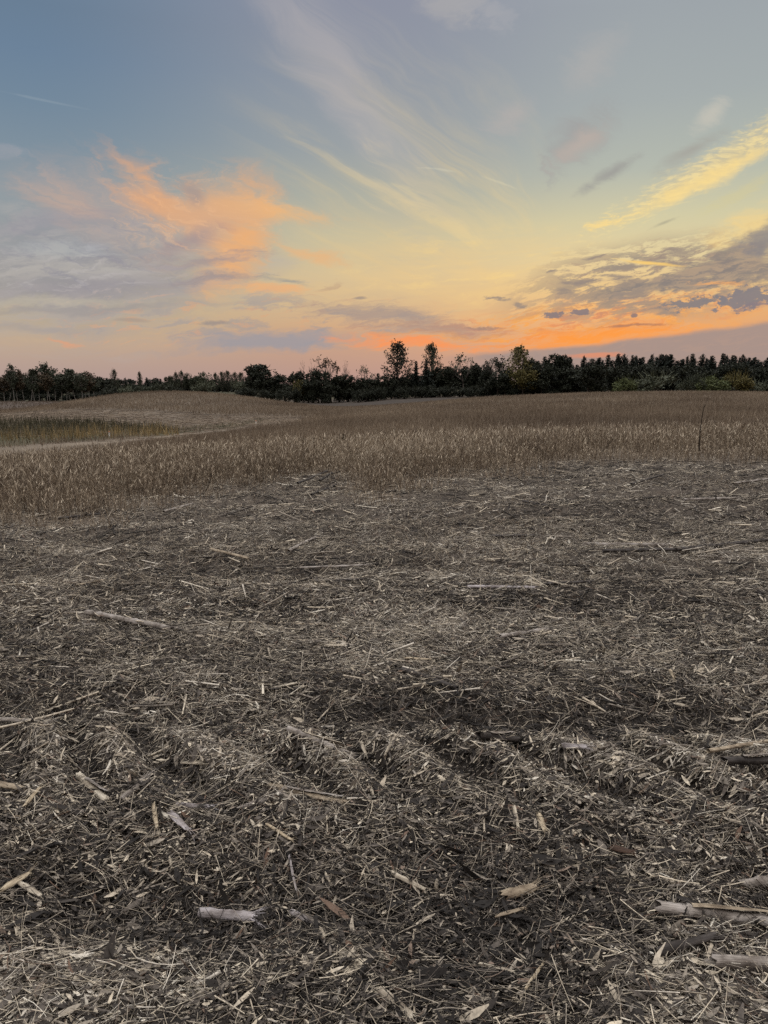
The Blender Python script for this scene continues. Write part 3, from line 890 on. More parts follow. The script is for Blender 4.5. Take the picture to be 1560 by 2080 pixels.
blades(100000, 30, 62, 0.38, 0.022, cover, 0.24, 0.62)
blades(200000, 60, 136, 0.38, 0.032, cover, 0.30, 0.64)
blades(26000, 136, 235, 0.30, 0.09, lambda x, y: cover(x, y) * (np.arctan2(x, y) < -0.2), 0.0, 0.28)
far_crop = heap.build('distant_crop', mat_crop)
far_crop['kind'] = 'stuff'

# cut straw lying in combed rows on the lower slope and along the bare track
heap = Heap()
n = 26000
x, y = sector(n, 44, 114, 0.62)
ok = rng.random(n) < np.maximum(combed(x, y), 0.5 * np.clip(bare_path(x, y), 0, 1))
x, y = x[ok], y[ok]; n = len(x)
a = rng.normal(0.12, 0.25, n)
L = rng.uniform(0.3, 1.0, n)
d = np.stack([np.cos(a), np.sin(a), (height(x + np.cos(a), y + np.sin(a)) - height(x, y))], 1)
V_, F, per = strands(np.stack([x, y, height(x, y) + 0.05], 1), d, L, rng.uniform(0.02, 0.06, n), rng.normal(0, 0.08, n), 1, 3)
heap.add(V_, F, per, np.clip(rng.uniform(0.08, 0.50, n) + 0.5 * (fbm(x * 0.1, y * 0.9, 2, 131) - 0.5), 0, 1))
windrow = heap.build('cut_straw', mat_crop)
windrow['kind'] = 'stuff'

# the reedy grass in the hollow
GRASS = [(0.0, (0.052, 0.047, 0.029)), (0.30, (0.108, 0.100, 0.060)), (0.55, (0.19, 0.155, 0.085)), (0.80, (0.36, 0.26, 0.120)), (1.0, (0.46, 0.37, 0.21))]
mat_grass = tint_mat('hollow_grass', GRASS, 0.8, 0.2, 10.0, 0.4)
heap = Heap()
n = 42000
x, y = sector(n, 45, 72, 0.62)
ok = rng.random(n) < marsh(x, y)
x, y = x[ok], y[ok]; n = len(x)
front = 1 - sstep(np.hypot(x, y), 51.5, 55)
h = rng.normal(0.50, 0.17, n).clip(0.15, 1.1) * (1.0 + 0.25 * front)
d = np.stack([rng.normal(0, 0.16, n), rng.normal(0, 0.16, n), np.ones(n)], 1)
V_, F, per = strands(np.stack([x, y, height(x, y) - 0.03], 1), d, h, rng.uniform(0.02, 0.06, n), rng.normal(0, 0.15, n), 2, 2, taper=0.25, roll=rng.uniform(0, 3.1, n))
heap.add(V_, F, per, np.clip(rng.normal(0.16, 0.12, n) + 0.50 * front * (0.6 + 0.8 * fbm(x * 0.3, y * 0.3, 2, 141)), 0, 1))
n = 16000
x, y = sector(n, 44, 78, 0.62)
ok = rng.random(n) < green_strip(x, y) * (1 - marsh(x, y))
x, y = x[ok], y[ok]; n = len(x)
d = np.stack([rng.normal(0, 0.3, n), rng.normal(0, 0.3, n), np.ones(n)], 1)
V_, F, per = strands(np.stack([x, y, height(x, y) - 0.02], 1), d, rng.uniform(0.12, 0.3, n), rng.uniform(0.03, 0.07, n), rng.normal(0, 0.15, n), 1, 2, taper=0.3, roll=rng.uniform(0, 3.1, n))
heap.add(V_, F, per, np.clip(rng.normal(0.30, 0.14, n), 0, 1))
grass = heap.build('hollow_grass', mat_grass)
grass['kind'] = 'stuff'

# ------------------------------------------------------------------ trees
def leaf_mat(name, dark, mid, light):
    m = Mat(name, 0.7, 0.25)
    at = m.n('ShaderNodeAttribute', attribute_name='tint')
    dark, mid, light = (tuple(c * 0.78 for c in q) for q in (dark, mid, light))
    m.base(m.ramp(at.outputs['Fac'], [(0.0, dark), (0.55, mid), (1.0, light)]))
    return m.m


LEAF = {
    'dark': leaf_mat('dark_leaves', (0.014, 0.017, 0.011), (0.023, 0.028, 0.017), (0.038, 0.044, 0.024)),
    'conifer': leaf_mat('conifer_needles', (0.010, 0.015, 0.012), (0.018, 0.025, 0.019), (0.032, 0.042, 0.030)),
    'mid': leaf_mat('green_leaves', (0.032, 0.038, 0.025), (0.052, 0.061, 0.038), (0.078, 0.088, 0.054)),
    'grey': leaf_mat('grey_green_leaves', (0.045, 0.054, 0.036), (0.090, 0.102, 0.066), (0.145, 0.155, 0.100)),
    'bright': leaf_mat('bright_green_leaves', (0.042, 0.054, 0.020), (0.088, 0.106, 0.038), (0.145, 0.165, 0.062)),
    'yellow': leaf_mat('yellowing_leaves', (0.055, 0.050, 0.018), (0.120, 0.105, 0.034), (0.205, 0.170, 0.056)),
    'rust': leaf_mat('rust_leaves', (0.040, 0.030, 0.018), (0.075, 0.055, 0.032), (0.120, 0.086, 0.048)),
}
mb = Mat('dark_bark', 0.9, 0.1); mb.p.inputs['Base Color'].default_value = (0.045, 0.038, 0.032, 1); BARK = mb.m
mb = Mat('grey_bark', 0.9, 0.1); mb.p.inputs['Base Color'].default_value = (0.11, 0.095, 0.085, 1); GREY_BARK = mb.m
m = Mat('birch_bark', 0.8, 0.15)
tc_ = m.n('ShaderNodeTexCoord'); nz = m.n('ShaderNodeTexNoise', Scale=3.0, Detail=3.0)
m.link(tc_.outputs['Object'], nz.inputs['Vector'])
m.base(m.ramp(nz.outputs['Fac'], [(0.38, (0.06, 0.055, 0.05)), (0.5, (0.30, 0.285, 0.265)), (1.0, (0.40, 0.38, 0.36))]))
BIRCH = m.m


def tube(pts, radii, sides=6):
    """Tapered tube along a polyline."""
    pts = np.asarray(pts, float)
    d = np.gradient(pts, axis=0)
    _, a, b = frames(d)
    q = np.arange(sides) * 2 * math.pi / sides
    V_ = pts[:, None, :] + (a[:, None, :] * np.cos(q)[None, :, None] + b[:, None, :] * np.sin(q)[None, :, None]) * np.asarray(radii)[:, None, None]
    k = len(pts); idx = np.arange(k * sides).reshape(k, sides)
    n2 = np.roll(idx, -1, 1)
    F = np.stack([idx[:-1], n2[:-1], n2[1:], idx[1:]], -1).reshape(-1, 4)
    return V_.reshape(-1, 3), F


class Bits:
    def __init__(self): self.v, self.f, self.t, self.o = [], [], [], 0
    def add(self, V_, F, t=None):
        self.v.append(V_); self.f.append(F + self.o); self.o += len(V_)
        self.t.append(np.full(len(F), 0.5) if t is None else t)
    def mesh(self, name, mat):
        o = mesh_from(name, np.concatenate(self.v), np.concatenate(self.f), mat, np.concatenate(self.t))
        return o


def limb(p, q, r0, r1, sag=0.08, n=5):
    p, q = np.asarray(p, float), np.asarray(q, float)
    t = np.linspace(0, 1, n)[:, None]
    mid = rng.normal(0, sag, 3) * np.linalg.norm(q - p)
    pts = p * (1 - t) + q * t + mid * (4 * t * (1 - t))
    return pts, np.linspace(r0, r1, n)


def leaves_at(bits, centre, size, flat=0.35):
    """One leaf clump per centre: a small bent quad pair turned any way."""
    n = len(centre)
    d = rng.normal(0, 1, (n, 3)); d[:, 2] = np.abs(d[:, 2]) * 0.7
    L = size * rng.uniform(0.6, 1.5, n)
    V_, F, per = strands(centre, d, L, L * rng.uniform(0.45, 0.9, n), rng.normal(0, 0.3, n), 2, 2, roll=rng.uniform(0, 3.1, n), swell=0.6)
    t = np.clip(rng.normal(0.5, 0.22, n), 0, 1)
    bits.add(V_, F, np.repeat(t, per))


def lobes_points(lobes, n, shell=0.55):
    """Points through a set of ellipsoid lobes, thicker towards their skins, with holes where slow noise is low."""
    w = np.array([l[3] * l[4] * l[5] for l in lobes]) ** 0.7
    pick = rng.choice(len(lobes), n * 2, p=w / w.sum())
    u = rng.normal(0, 1, (n * 2, 3)); u /= np.linalg.norm(u, axis=1, keepdims=True)
    r = shell + (1 - shell) * rng.random(n * 2)
    r *= 0.85 + 0.3 * rng.random(n * 2)
    L = np.array(lobes)[pick]
    p = L[:, :3] + u * r[:, None] * L[:, 3:6]
    g = fbm(p[:, 0] * 9 + p[:, 2] * 5, p[:, 2] * 9 - p[:, 1] * 7, 2, 151)
    p = p[g > 0.40]
    return p[:n]


def make_tree(kind, seed):
    """Trunk and crown meshes of one tree of unit height; crown about one unit of 'spread' wide, both scaled when it is placed."""
    global rng
    keep = rng; rng = np.random.default_rng(seed)
    tr, cr = Bits(), Bits()
    bark = BARK
    if kind in ('round', 'oak'):
        lean = rng.normal(0, 0.02, 2)
        tr.add(*tube(*limb((0, 0, -0.03), (lean[0], lean[1], 0.62), 0.030, 0.012, 0.02, 6)))
        lobes = [(0, 0, 0.60, 0.30, 0.30, 0.33)]
        for i in range(11 if kind == 'oak' else 8):
            a = rng.uniform(0, 2 * math.pi); z = rng.uniform(0.30, 0.86); rr = rng.uniform(0.14, 0.36) * (1.15 - 0.7 * max(0, z - 0.5))
            s = rng.uniform(0.11, 0.20)
            lobes.append((rr * math.cos(a), rr * math.sin(a), z, s * 1.15, s * 1.15, s * rng.uniform(0.7, 1.0)))
            tr.add(*tube(*limb((0, 0, 0.18 + 0.35 * z * rng.random()), (rr * math.cos(a), rr * math.sin(a), z), 0.011, 0.003)))
        leaves_at(cr, lobes_points(lobes, 5200 if kind == 'oak' else 3800), 0.046)
    elif kind == 'poplar':
        tr.add(*tube(*limb((0, 0, -0.03), (0.02, 0.0, 0.95), 0.020, 0.004, 0.015, 8)))
        pts = []
        for i in range(46):
            z = 0.16 + 0.82 * (i + rng.random()) / 46
            R = 0.30 * math.sin(math.pi * min(1, max(0, (z - 0.10) / 0.90)) ** 0.75) + 0.02
            a = i * 2.4 + rng.normal(0, 0.5)
            q = np.array([R * math.cos(a), R * math.sin(a), z + 0.35 * R + rng.uniform(0, 0.05)])
            q[2] = min(q[2], 1.0)
            P_, r_ = limb((0, 0, z - 0.10), q, 0.007, 0.0012)
            tr.add(*tube(P_, r_, 4))
            m_ = rng.integers(40, 66)
            t = rng.uniform(0.35, 1.05, m_)[:, None]
            c = P_[0] * (1 - t) + P_[-1] * t + rng.normal(0, 0.026, (m_, 3))
            pts.append(c)
        leaves_at(cr, np.concatenate(pts), 0.030)
    elif kind == 'birch':
        bark = BIRCH
        lean = rng.normal(0, 0.05, 2)
        P_, r_ = limb((0, 0, -0.03), (lean[0], lean[1], 0.93), 0.0085, 0.002, 0.012, 8)
        tr.add(*tube(P_, r_, 5))
        pts = []
        for i in range(26):
            z = 0.42 + 0.56 * rng.random()
            R = 0.16 * math.sin(math.pi * min(1.0, (z - 0.32) / 0.70)) + 0.03
            a = rng.uniform(0, 6.28)
            o_ = np.array([lean[0] * z, lean[1] * z, 0])
            q = o_ + (R * math.cos(a), R * math.sin(a), z + R * 0.5)
            L_, rr = limb(o_ + (0, 0, z - 0.08), q, 0.004, 0.001)
            tr.add(*tube(L_, rr, 4))
            m_ = rng.integers(40, 64); t = rng.uniform(0.3, 1.1, m_)[:, None]
            pts.append(L_[0] * (1 - t) + L_[-1] * t + rng.normal(0, 0.028, (m_, 3)))
        leaves_at(cr, np.concatenate(pts), 0.036)
    elif kind == 'spruce':
        tr.add(*tube(*limb((0, 0, -0.03), (0, 0, 0.98), 0.016, 0.002, 0.006, 6)))
        pts = []; n = 70
        for i in range(n):
            z = 0.08 + 0.90 * (i / n) ** 0.9
            R = (0.33 * (1 - z) ** 0.85 + 0.003) * rng.choice([0.45, 0.75, 0.9, 1.0, 1.15])
            a = i * 2.4 + rng.normal(0, 0.3)
            m_ = int(12 + 90 * R * 2)
            t = rng.uniform(0.1, 1.0, m_)
            c = np.stack([R * t * math.cos(a), R * t * math.sin(a), z - 0.30 * R * t], 1) + rng.normal(0, 0.010 + 0.02 * R, (m_, 3))
            pts.append(c)
            tr.add(*tube(*limb((0, 0, z), (R * math.cos(a), R * math.sin(a), z - 0.3 * R), 0.003, 0.0008, 0.02, 3), 3))
        c = np.concatenate(pts)
        leaves_at(cr, c, 0.020 + 0.030 * np.clip(1 - c[:, 2], 0, 1))
    elif kind in ('bare', 'thin'):
        bark = GREY_BARK
        tips = []
        def grow(p, d, L, r, lev):
            q = p + d * L
            P_, rr = limb(p, q, r, r * 0.55, 0.05, 4)
            tr.add(*tube(P_, rr, 4 if lev else 6))
            if lev == 4: tips.append(q); return
            for c in range(3 if lev else 4):
                nd = d + rng.normal(0, 0.42, 3); nd[2] = max(nd[2], 0.05) + 0.12; nd /= np.linalg.norm(nd)
                s = p + (q - p) * rng.uniform(0.55, 1.0)
                grow(s, nd, L * rng.uniform(0.55, 0.78), r * 0.52, lev + 1)
        grow(np.array([0, 0, -0.03]), np.array([rng.normal(0, 0.03), 0, 1.0]), 0.40, 0.022, 0)
        tips = np.array(tips)
        top = max(0.9, tips[:, 2].max())
        for k in range(len(tr.v)): tr.v[k] = tr.v[k] / top
        tips = tips / top
        if kind == 'bare':
            c = tips[rng.random(len(tips)) < 0.12]
            leaves_at(cr, c + rng.normal(0, 0.01, c.shape), 0.024)
        else:
            ok = tips[rng.random(len(tips)) < 0.75]
            c = np.repeat(ok, 4, 0); leaves_at(cr, c + rng.normal(0, 0.022, c.shape), 0.036)
    elif kind == 'shrub':
        lobes = []
        for i in range(16):
            a = rng.uniform(0, 2 * math.pi); rr = 0.38 * math.sqrt(rng.random()); z = rng.uniform(0.15, 0.82 - 0.8 * rr)
            s = rng.uniform(0.13, 0.22)
            lobes.append((rr * math.cos(a), rr * math.sin(a), z, s, s, s * 0.95))
            tr.add(*tube(*limb((rng.normal(0, 0.03), rng.normal(0, 0.03), -0.04), (rr * math.cos(a), rr * math.sin(a), z + s * 0.6), 0.010, 0.002), 4))
        leaves_at(cr, lobes_points(lobes, 3600, 0.5), 0.042)
        n = 130                                     # loose shoots out of the top
        a = rng.uniform(0, 6.28, n); rr = 0.42 * np.sqrt(rng.random(n)); z = 0.35 + 0.5 * rng.random(n) * (1 - rr)
        c = np.stack([rr * np.cos(a), rr * np.sin(a), z], 1)
        d = np.stack([np.cos(a) * rr, np.sin(a) * rr, np.full(n, 0.6)], 1)
        V_, F, per = strands(c, d, rng.uniform(0.14, 0.26, n), np.full(n, 0.010), rng.normal(0, 0.2, n), 2, 2)
        cr.add(V_, F, np.repeat(rng.uniform(0.3, 0.9, n), per))
    t_, c_ = tr.mesh('trunk', bark), cr.mesh('crown', None)
    rng = keep
    tm, cm = t_.data, c_.data
    bpy.data.objects.remove(t_); bpy.data.objects.remove(c_)
    return tm, cm


PROTO = {k: [make_tree(k, 100 + 17 * i + 1000 * j) for j in range(nv)]
         for i, (k, nv) in enumerate((('round', 4), ('oak', 2), ('poplar', 3), ('birch', 4), ('spruce', 4), ('bare', 2), ('thin', 3), ('shrub', 4)))}
WIDTH = {'round': 0.86, 'oak': 0.9, 'poplar': 0.60, 'birch': 0.42, 'spruce': 0.46, 'bare': 0.62, 'thin': 0.62, 'shrub': 1.0}
NTREE = [0]
COLOURED = {}


def crown_mesh(kind, v_, leaf):
    """A crown mesh in one leaf colour; trees of one kind and colour share it."""
    key = (kind, v_, leaf)
    if key not in COLOURED:
        me = PROTO[kind][v_][1].copy(); me.materials.append(LEAF[leaf]); COLOURED[key] = me
    return COLOURED[key]


def tree(name, label, category, kind, px, top, wide, dist, leaf, group=None, sink=0.0):
    """A tree seen at pixel column px, its top at row top, wide pixels across, standing dist metres out."""
    NTREE[0] += 1
    i = NTREE[0]
    s, t = ray(px, top)
    x, y = s * dist, dist
    z0 = float(height(x, y)) - sink
    h = EYE + t * dist - z0
    f = wide / FOC * dist / WIDTH[kind] if wide else h * 1.0
    v_ = i % len(PROTO[kind])
    root = bpy.data.objects.new(name, None)
    COL.objects.link(root)
    root.empty_display_size = 0.5
    root.location = (x, y, z0); root.rotation_euler = (0, 0, (i * 2.399) % 6.283); root.scale = (f, f, h)
    root['label'] = label; root['category'] = category
    if group: root['group'] = group
    for part, me in (('trunk', PROTO[kind][v_][0]), ('crown', crown_mesh(kind, v_, leaf))):
        o = bpy.data.objects.new(part, me); COL.objects.link(o); o.parent = root
    return root


tr_rng = random.Random(5)
# birch grove at the far left
for px, top, w in ((4, 762, 20), (30, 757, 16), (44, 755, 15), (58, 753, 15), (76, 755, 22), (108, 752, 20), (131, 757, 16), (150, 753, 22), (163, 758, 16), (178, 757, 16), (190, 764, 18),
                   (14, 766, 18), (66, 763, 18), (92, 760, 18), (120, 761, 18), (140, 764, 18), (170, 765, 18)):
    tree('birch_tree', 'slender pale-trunked birch with thin brownish green crown in the grove beyond the left field', 'tree', 'birch', px, top, w + 14, tr_rng.uniform(222, 246), 'mid' if tr_rng.random() < 0.6 else 'rust', 'birches of the grove')
tree('birch_tree', 'oval-crowned birch standing taller than its neighbours near the left end of the grove', 'tree', 'birch', 23, 743, 26, 224, 'mid')
tree('birch_tree', 'tallest birch at the middle of the left grove, its ragged crown topping the rest', 'tree', 'birch', 96, 741, 34, 226, 'mid')
for px in range(-14, 212, 15):
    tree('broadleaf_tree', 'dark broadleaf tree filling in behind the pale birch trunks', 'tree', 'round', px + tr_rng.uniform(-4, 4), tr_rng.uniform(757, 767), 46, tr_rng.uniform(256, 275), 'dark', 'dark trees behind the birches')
# far wood showing over the left hill
for k, px in enumerate(range(196, 512, 11)):
    spr = k % 3 != 1
    tree('spruce_tree' if spr else 'broadleaf_tree', 'small distant dark spruce in the low wood over the left hill' if spr else 'small distant dark rounded tree in the low wood over the left hill',
         'tree', 'spruce' if spr else 'round', px + tr_rng.uniform(-3, 3), tr_rng.uniform(766, 772), 24 if spr else 34, tr_rng.uniform(330, 365), 'conifer' if spr else 'dark',
         'spruces of the far low wood' if spr else 'rounded trees of the far low wood')
tree('poplar_tree', 'slim lone poplar rising above the low wood beside the birch grove', 'tree', 'poplar', 231, 751, 17, 300, 'mid')
tree('poplar_tree', 'smallest lone poplar tip above the low wood, over the left hill top', 'tree', 'poplar', 283, 756, 12, 305, 'mid')
for px, top, w, k in ((357, 757, 16, 'poplar'), (368, 754, 16, 'poplar'), (382, 752, 24, 'round'), (437, 758, 16, 'poplar'), (450, 756, 18, 'poplar'), (462, 754, 20, 'poplar'), (476, 757, 20, 'poplar'), (489, 757, 20, 'poplar'), (345, 762, 22, 'round'), (398, 763, 24, 'round')):
    tree('poplar_tree' if k == 'poplar' else 'broadleaf_tree', 'soft green poplar in the row behind the gap over the left hill' if k == 'poplar' else 'soft green rounded tree in the row behind the left hill',
         'tree', k, px, top, w, tr_rng.uniform(285, 310), 'mid', 'green poplars over the left hill' if k == 'poplar' else 'green rounded trees over the left hill')
tree('broadleaf_tree', 'widest soft green tree over the left hill, between two slim poplar tips', 'tree', 'round', 415, 750, 40, 270, 'grey')
for px, top, w, leaf, lab in ((228, 776, 52, 'dark', 'dark low bush at the right end of the birch grove'), (258, 776, 46, 'grey', 'grey-green rounded bush on the left hill brow, next to the birch grove'), (296, 774, 50, 'mid', 'dark green bush behind the top of the left hill, below the small poplar tip'),
                              (330, 770, 56, 'mid', 'broad olive bush behind the highest point of the left hill'), (352, 776, 40, 'dark', 'dark bush between the olive bush and the far poplars'),
                              (411, 770, 52, 'grey', 'grey-green spreading bush in front of the widest soft green tree'), (486, 764, 46, 'grey', 'grey-green rounded small tree at the left foot of the dark central trees')):
    tree('bush', lab, 'bush', 'shrub', px, top, w, 205 if px > 390 else 190, leaf)

# dark central clump
tree('broadleaf_tree', 'big dark round-topped broadleaf tree at the left end of the central clump', 'tree', 'oak', 541, 741, 78, 190, 'dark')
tree('broadleaf_tree', 'small dark tree leaning out at the left of the big round-topped one', 'tree', 'round', 512, 752, 40, 188, 'dark')
tree('broadleaf_tree', 'dark tree with flat top right of the big round-topped one', 'tree', 'round', 576, 759, 50, 190, 'dark')
tree('broadleaf_tree', 'dark upright tree behind the yellow-brown bushy tree', 'tree', 'round', 600, 749, 36, 200, 'dark')
tree('broadleaf_tree', 'yellow-brown bushy tree at the front of the central clump', 'tree', 'round', 607, 765, 34, 182, 'yellow')
tree('bare_tree', 'bare grey tree with upright twigs, left of the rust-leaved tree', 'tree', 'bare', 632, 726, 34, 192, 'rust')
tree('half_bare_tree', 'half-bare tree with sparse rust leaves rising above the central clump', 'tree', 'thin', 667, 722, 50, 192, 'rust')
tree('bare_tree', 'bare grey tree with upright twigs, right of the rust-leaved tree', 'tree', 'bare', 700, 729, 34, 192, 'rust')
tree('half_bare_tree', 'thin grey-green tree with see-through crown at the right of the central clump', 'tree', 'thin', 738, 738, 32, 190, 'grey')
for px, top, w in ((636, 757, 42), (652, 748, 42), (688, 756, 44), (716, 757, 40), (625, 768, 46), (672, 765, 50), (748, 764, 36), (775, 757, 36), (795, 764, 36)):
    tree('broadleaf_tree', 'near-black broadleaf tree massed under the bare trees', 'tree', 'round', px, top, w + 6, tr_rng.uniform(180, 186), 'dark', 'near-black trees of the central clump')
tree('spruce_tree', 'small dark spruce at the left foot of the tallest poplar', 'tree', 'spruce', 768, 757, 30, 184, 'conifer')
tree('poplar_tree', 'tallest poplar of the tree line, its dense oval crown against the orange sky', 'tree', 'poplar', 808, 696, 58, 186, 'dark')
tree('poplar_tree', 'second tall poplar, thinner, with sky showing through its crown', 'tree', 'poplar', 877, 700, 42, 192, 'mid')
tree('spruce_tree', 'pointed spruce between the two tall poplars', 'tree', 'spruce', 845, 732, 30, 188, 'conifer')
tree('spruce_tree', 'broad spruce in front of the thinner tall poplar', 'tree', 'spruce', 866, 731, 38, 184, 'conifer')
tree('half_bare_tree', 'thin round-headed tree rising alone right of the two tall poplars', 'tree', 'thin', 941, 713, 44, 190, 'grey')
for px, top, w in ((828, 752, 46), (852, 758, 40), (882, 752, 44), (900, 739, 36), (917, 738, 36), (935, 742, 40), (958, 738, 40), (976, 737, 36), (990, 734, 36), (815, 764, 46), (905, 760, 46), (955, 758, 50)):
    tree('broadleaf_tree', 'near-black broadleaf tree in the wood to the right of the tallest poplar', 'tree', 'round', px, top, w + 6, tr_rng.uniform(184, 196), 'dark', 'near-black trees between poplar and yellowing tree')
tree('broadleaf_tree', 'dark broken-topped tree just left of the yellowing tree', 'tree', 'thin', 1002, 721, 48, 182, 'dark')
tree('broadleaf_tree', 'dark tree with sky gaps touching the yellowing tree', 'tree', 'thin', 1026, 722, 40, 180, 'dark')
tree('yellowing_tree', 'tall yellowing tree with two rounded heads, olive and gold, in the wood', 'tree', 'poplar', 1055, 705, 58, 176, 'yellow')
tree('yellowing_tree', 'lower yellow-brown tree at the foot of the tall yellowing tree', 'tree', 'round', 1064, 745, 48, 172, 'yellow')
for px, top, w in ((1012, 742, 50), (1040, 750, 50), (1086, 728, 46), (1110, 730, 44), (1165, 732, 44), (1150, 740, 60), (1100, 748, 60), (1250, 742, 44)):
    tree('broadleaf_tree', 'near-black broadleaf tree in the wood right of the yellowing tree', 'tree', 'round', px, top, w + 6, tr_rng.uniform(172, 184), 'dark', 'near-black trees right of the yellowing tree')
tree('broadleaf_tree', 'dark dome-topped tree showing above the spruces right of the yellowing tree', 'tree', 'oak', 1132, 722, 62, 182, 'dark')
tree('broadleaf_tree', 'broad dark round tree in front of the spruce row, left of the green bushes', 'tree', 'oak', 1200, 736, 76, 166, 'dark')
# spruce wood on the right
for px, top in ((1217, 720), (1257, 717), (1268, 719), (1285, 715), (1301, 721), (1343, 713), (1354, 715), (1363, 713), (1386, 723), (1408, 712), (1428, 711), (1447, 719), (1470, 716), (1489, 718), (1510, 712), (1528, 722), (1545, 725)):
    tree('spruce_tree', 'dark spruce standing clear with a pointed top in the right-hand wood', 'tree', 'spruce', px, top + tr_rng.choice((0, 2, 5, 8)), tr_rng.uniform(36, 56), tr_rng.uniform(190, 200), 'conifer', 'taller spruces of the right wood')
for px in [1072 + 9 * k + tr_rng.uniform(-5, 5) for k in range(63)]:
    tree('spruce_tree', 'dark spruce packed into the row of the right-hand wood', 'tree', 'spruce', px + tr_rng.uniform(-3, 3), tr_rng.choice((719, 724, 727, 729, 732, 735)) + tr_rng.uniform(-3, 3) + (5 if px < 1180 else 0), tr_rng.uniform(30, 58), tr_rng.uniform(202, 218), 'conifer', 'packed spruces of the right wood')
for px in range(1230, 1640, 22):
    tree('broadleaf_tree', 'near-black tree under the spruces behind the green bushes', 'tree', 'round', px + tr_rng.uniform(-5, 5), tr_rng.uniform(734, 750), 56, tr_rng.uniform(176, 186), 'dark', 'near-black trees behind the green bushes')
for px, top, w, leaf, lab in ((1272, 757, 52, 'bright', 'yellow-green bush at the left end of the bushes on the right rise'), (1332, 749, 104, 'grey', 'largest bush on the right rise, a wide grey-green willow dome'),
                              (1396, 768, 44, 'grey', 'small grey bush squeezed between the wide willow dome and the bright green bush'), (1412, 752, 50, 'mid', 'dark green bush rising behind the bright green bush'),
                              (1446, 753, 78, 'bright', 'bright green lobed bush on the right rise'), (1500, 747, 62, 'yellow', 'yellow-olive bush right of the bright green bush'),
                              (1528, 766, 64, 'grey', 'thin grey bush in front of the yellow-olive bush'), (1590, 762, 60, 'mid', 'green bush at the far right edge of the rise')):
    tree('bush', lab, 'bush', 'shrub', px, top, w, tr_rng.uniform(150, 160), leaf)
# undergrowth along the foot of the woods
for px in range(498, 1260, 19):
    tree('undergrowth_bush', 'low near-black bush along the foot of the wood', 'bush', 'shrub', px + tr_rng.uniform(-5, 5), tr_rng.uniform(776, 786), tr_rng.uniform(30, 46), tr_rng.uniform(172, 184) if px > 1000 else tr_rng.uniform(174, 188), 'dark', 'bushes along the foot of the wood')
for px in range(-20, 215, 26):
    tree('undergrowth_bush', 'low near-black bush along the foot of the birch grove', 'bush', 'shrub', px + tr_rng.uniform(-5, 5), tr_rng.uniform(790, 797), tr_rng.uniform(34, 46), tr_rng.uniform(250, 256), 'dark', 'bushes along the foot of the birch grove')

# ------------------------------------------------------------------ broken corn stalks and chips lying on the field
def stalk_mat(name, dark, light, rough=0.7):
    m = Mat(name, rough, 0.3)
    tc_ = m.n('ShaderNodeTexCoord')
    mp = m.n('ShaderNodeMapping'); mp.inputs['Scale'].default_value = (9, 260, 260)
    m.link(tc_.outputs['Object'], mp.inputs['Vector'])
    nz = m.n('ShaderNodeTexNoise', Scale=1.0, Detail=5.0, Roughness=0.65)
    m.link(mp.outputs[0], nz.inputs['Vector'])
    nz2 = m.n('ShaderNodeTexNoise', Scale=16.0, Detail=4.0)
    m.link(tc_.outputs['Object'], nz2.inputs['Vector'])
    c = m.ramp(nz.outputs['Fac'], [(0.30, dark), (0.52, tuple((a + b) / 2 for a, b in zip(dark, light))), (0.72, light)])
    g = m.ramp(nz2.outputs['Fac'], [(0.36, (0.30, 0.26, 0.23)), (0.50, (0.8, 0.78, 0.75)), (0.62, (1.0, 1.0, 1.0))])
    m.base(m.mul(c, g, 0.9))
    b = m.n('ShaderNodeBump', Strength=0.9, Distance=0.004)
    m.link(nz.outputs['Fac'], b.inputs['Height']); m.link(b.outputs[0], m.p.inputs['Normal'])
    return m.m


STALK = {
    'lilac': stalk_mat('weathered_lilac_stalk', (0.20, 0.185, 0.19), (0.52, 0.485, 0.495)),
    'grey': stalk_mat('weathered_grey_stalk', (0.15, 0.135, 0.125), (0.46, 0.42, 0.38)),
    'tan': stalk_mat('dry_tan_stalk', (0.18, 0.145, 0.105), (0.50, 0.42, 0.31)),
    'dark': stalk_mat('rotten_dark_stalk', (0.020, 0.017, 0.016), (0.085, 0.074, 0.068)),
    'pale': stalk_mat('pale_split_stalk', (0.30, 0.265, 0.21), (0.70, 0.635, 0.52)),
    'cream': stalk_mat('cream_split_stalk', (0.34, 0.275, 0.19), (0.70, 0.61, 0.45)),
    'rust': stalk_mat('red_brown_leaf', (0.040, 0.024, 0.017), (0.115, 0.068, 0.046)),
}
PITH = stalk_mat('crumbly_pith', (0.40, 0.31, 0.20), (0.74, 0.62, 0.44))


def lathe_x(xs, rs, offs, sides, squash=1.0, rough=0.10):
    """A stalk along local x: ring radii rs, ring centres bent by offs (k, 2)."""
    k = len(xs); q = np.arange(sides) * 2 * math.pi / sides
    j = 1 + rng.normal(0, rough, (1, sides)) + rng.normal(0, rough * 0.5, (k, sides))
    R = np.asarray(rs)[:, None] * j
    V_ = np.stack([np.repeat(np.asarray(xs)[:, None], sides, 1) + rng.normal(0, 1, (k, sides)) * 0.0, np.cos(q) * R + offs[:, :1], np.sin(q) * R * squash + offs[:, 1:]], -1)
    idx = np.arange(k * sides).reshape(k, sides); n2 = np.roll(idx, -1, 1)
    F = np.stack([idx[:-1], n2[:-1], n2[1:], idx[1:]], -1).reshape(-1, 4)
    return V_, F


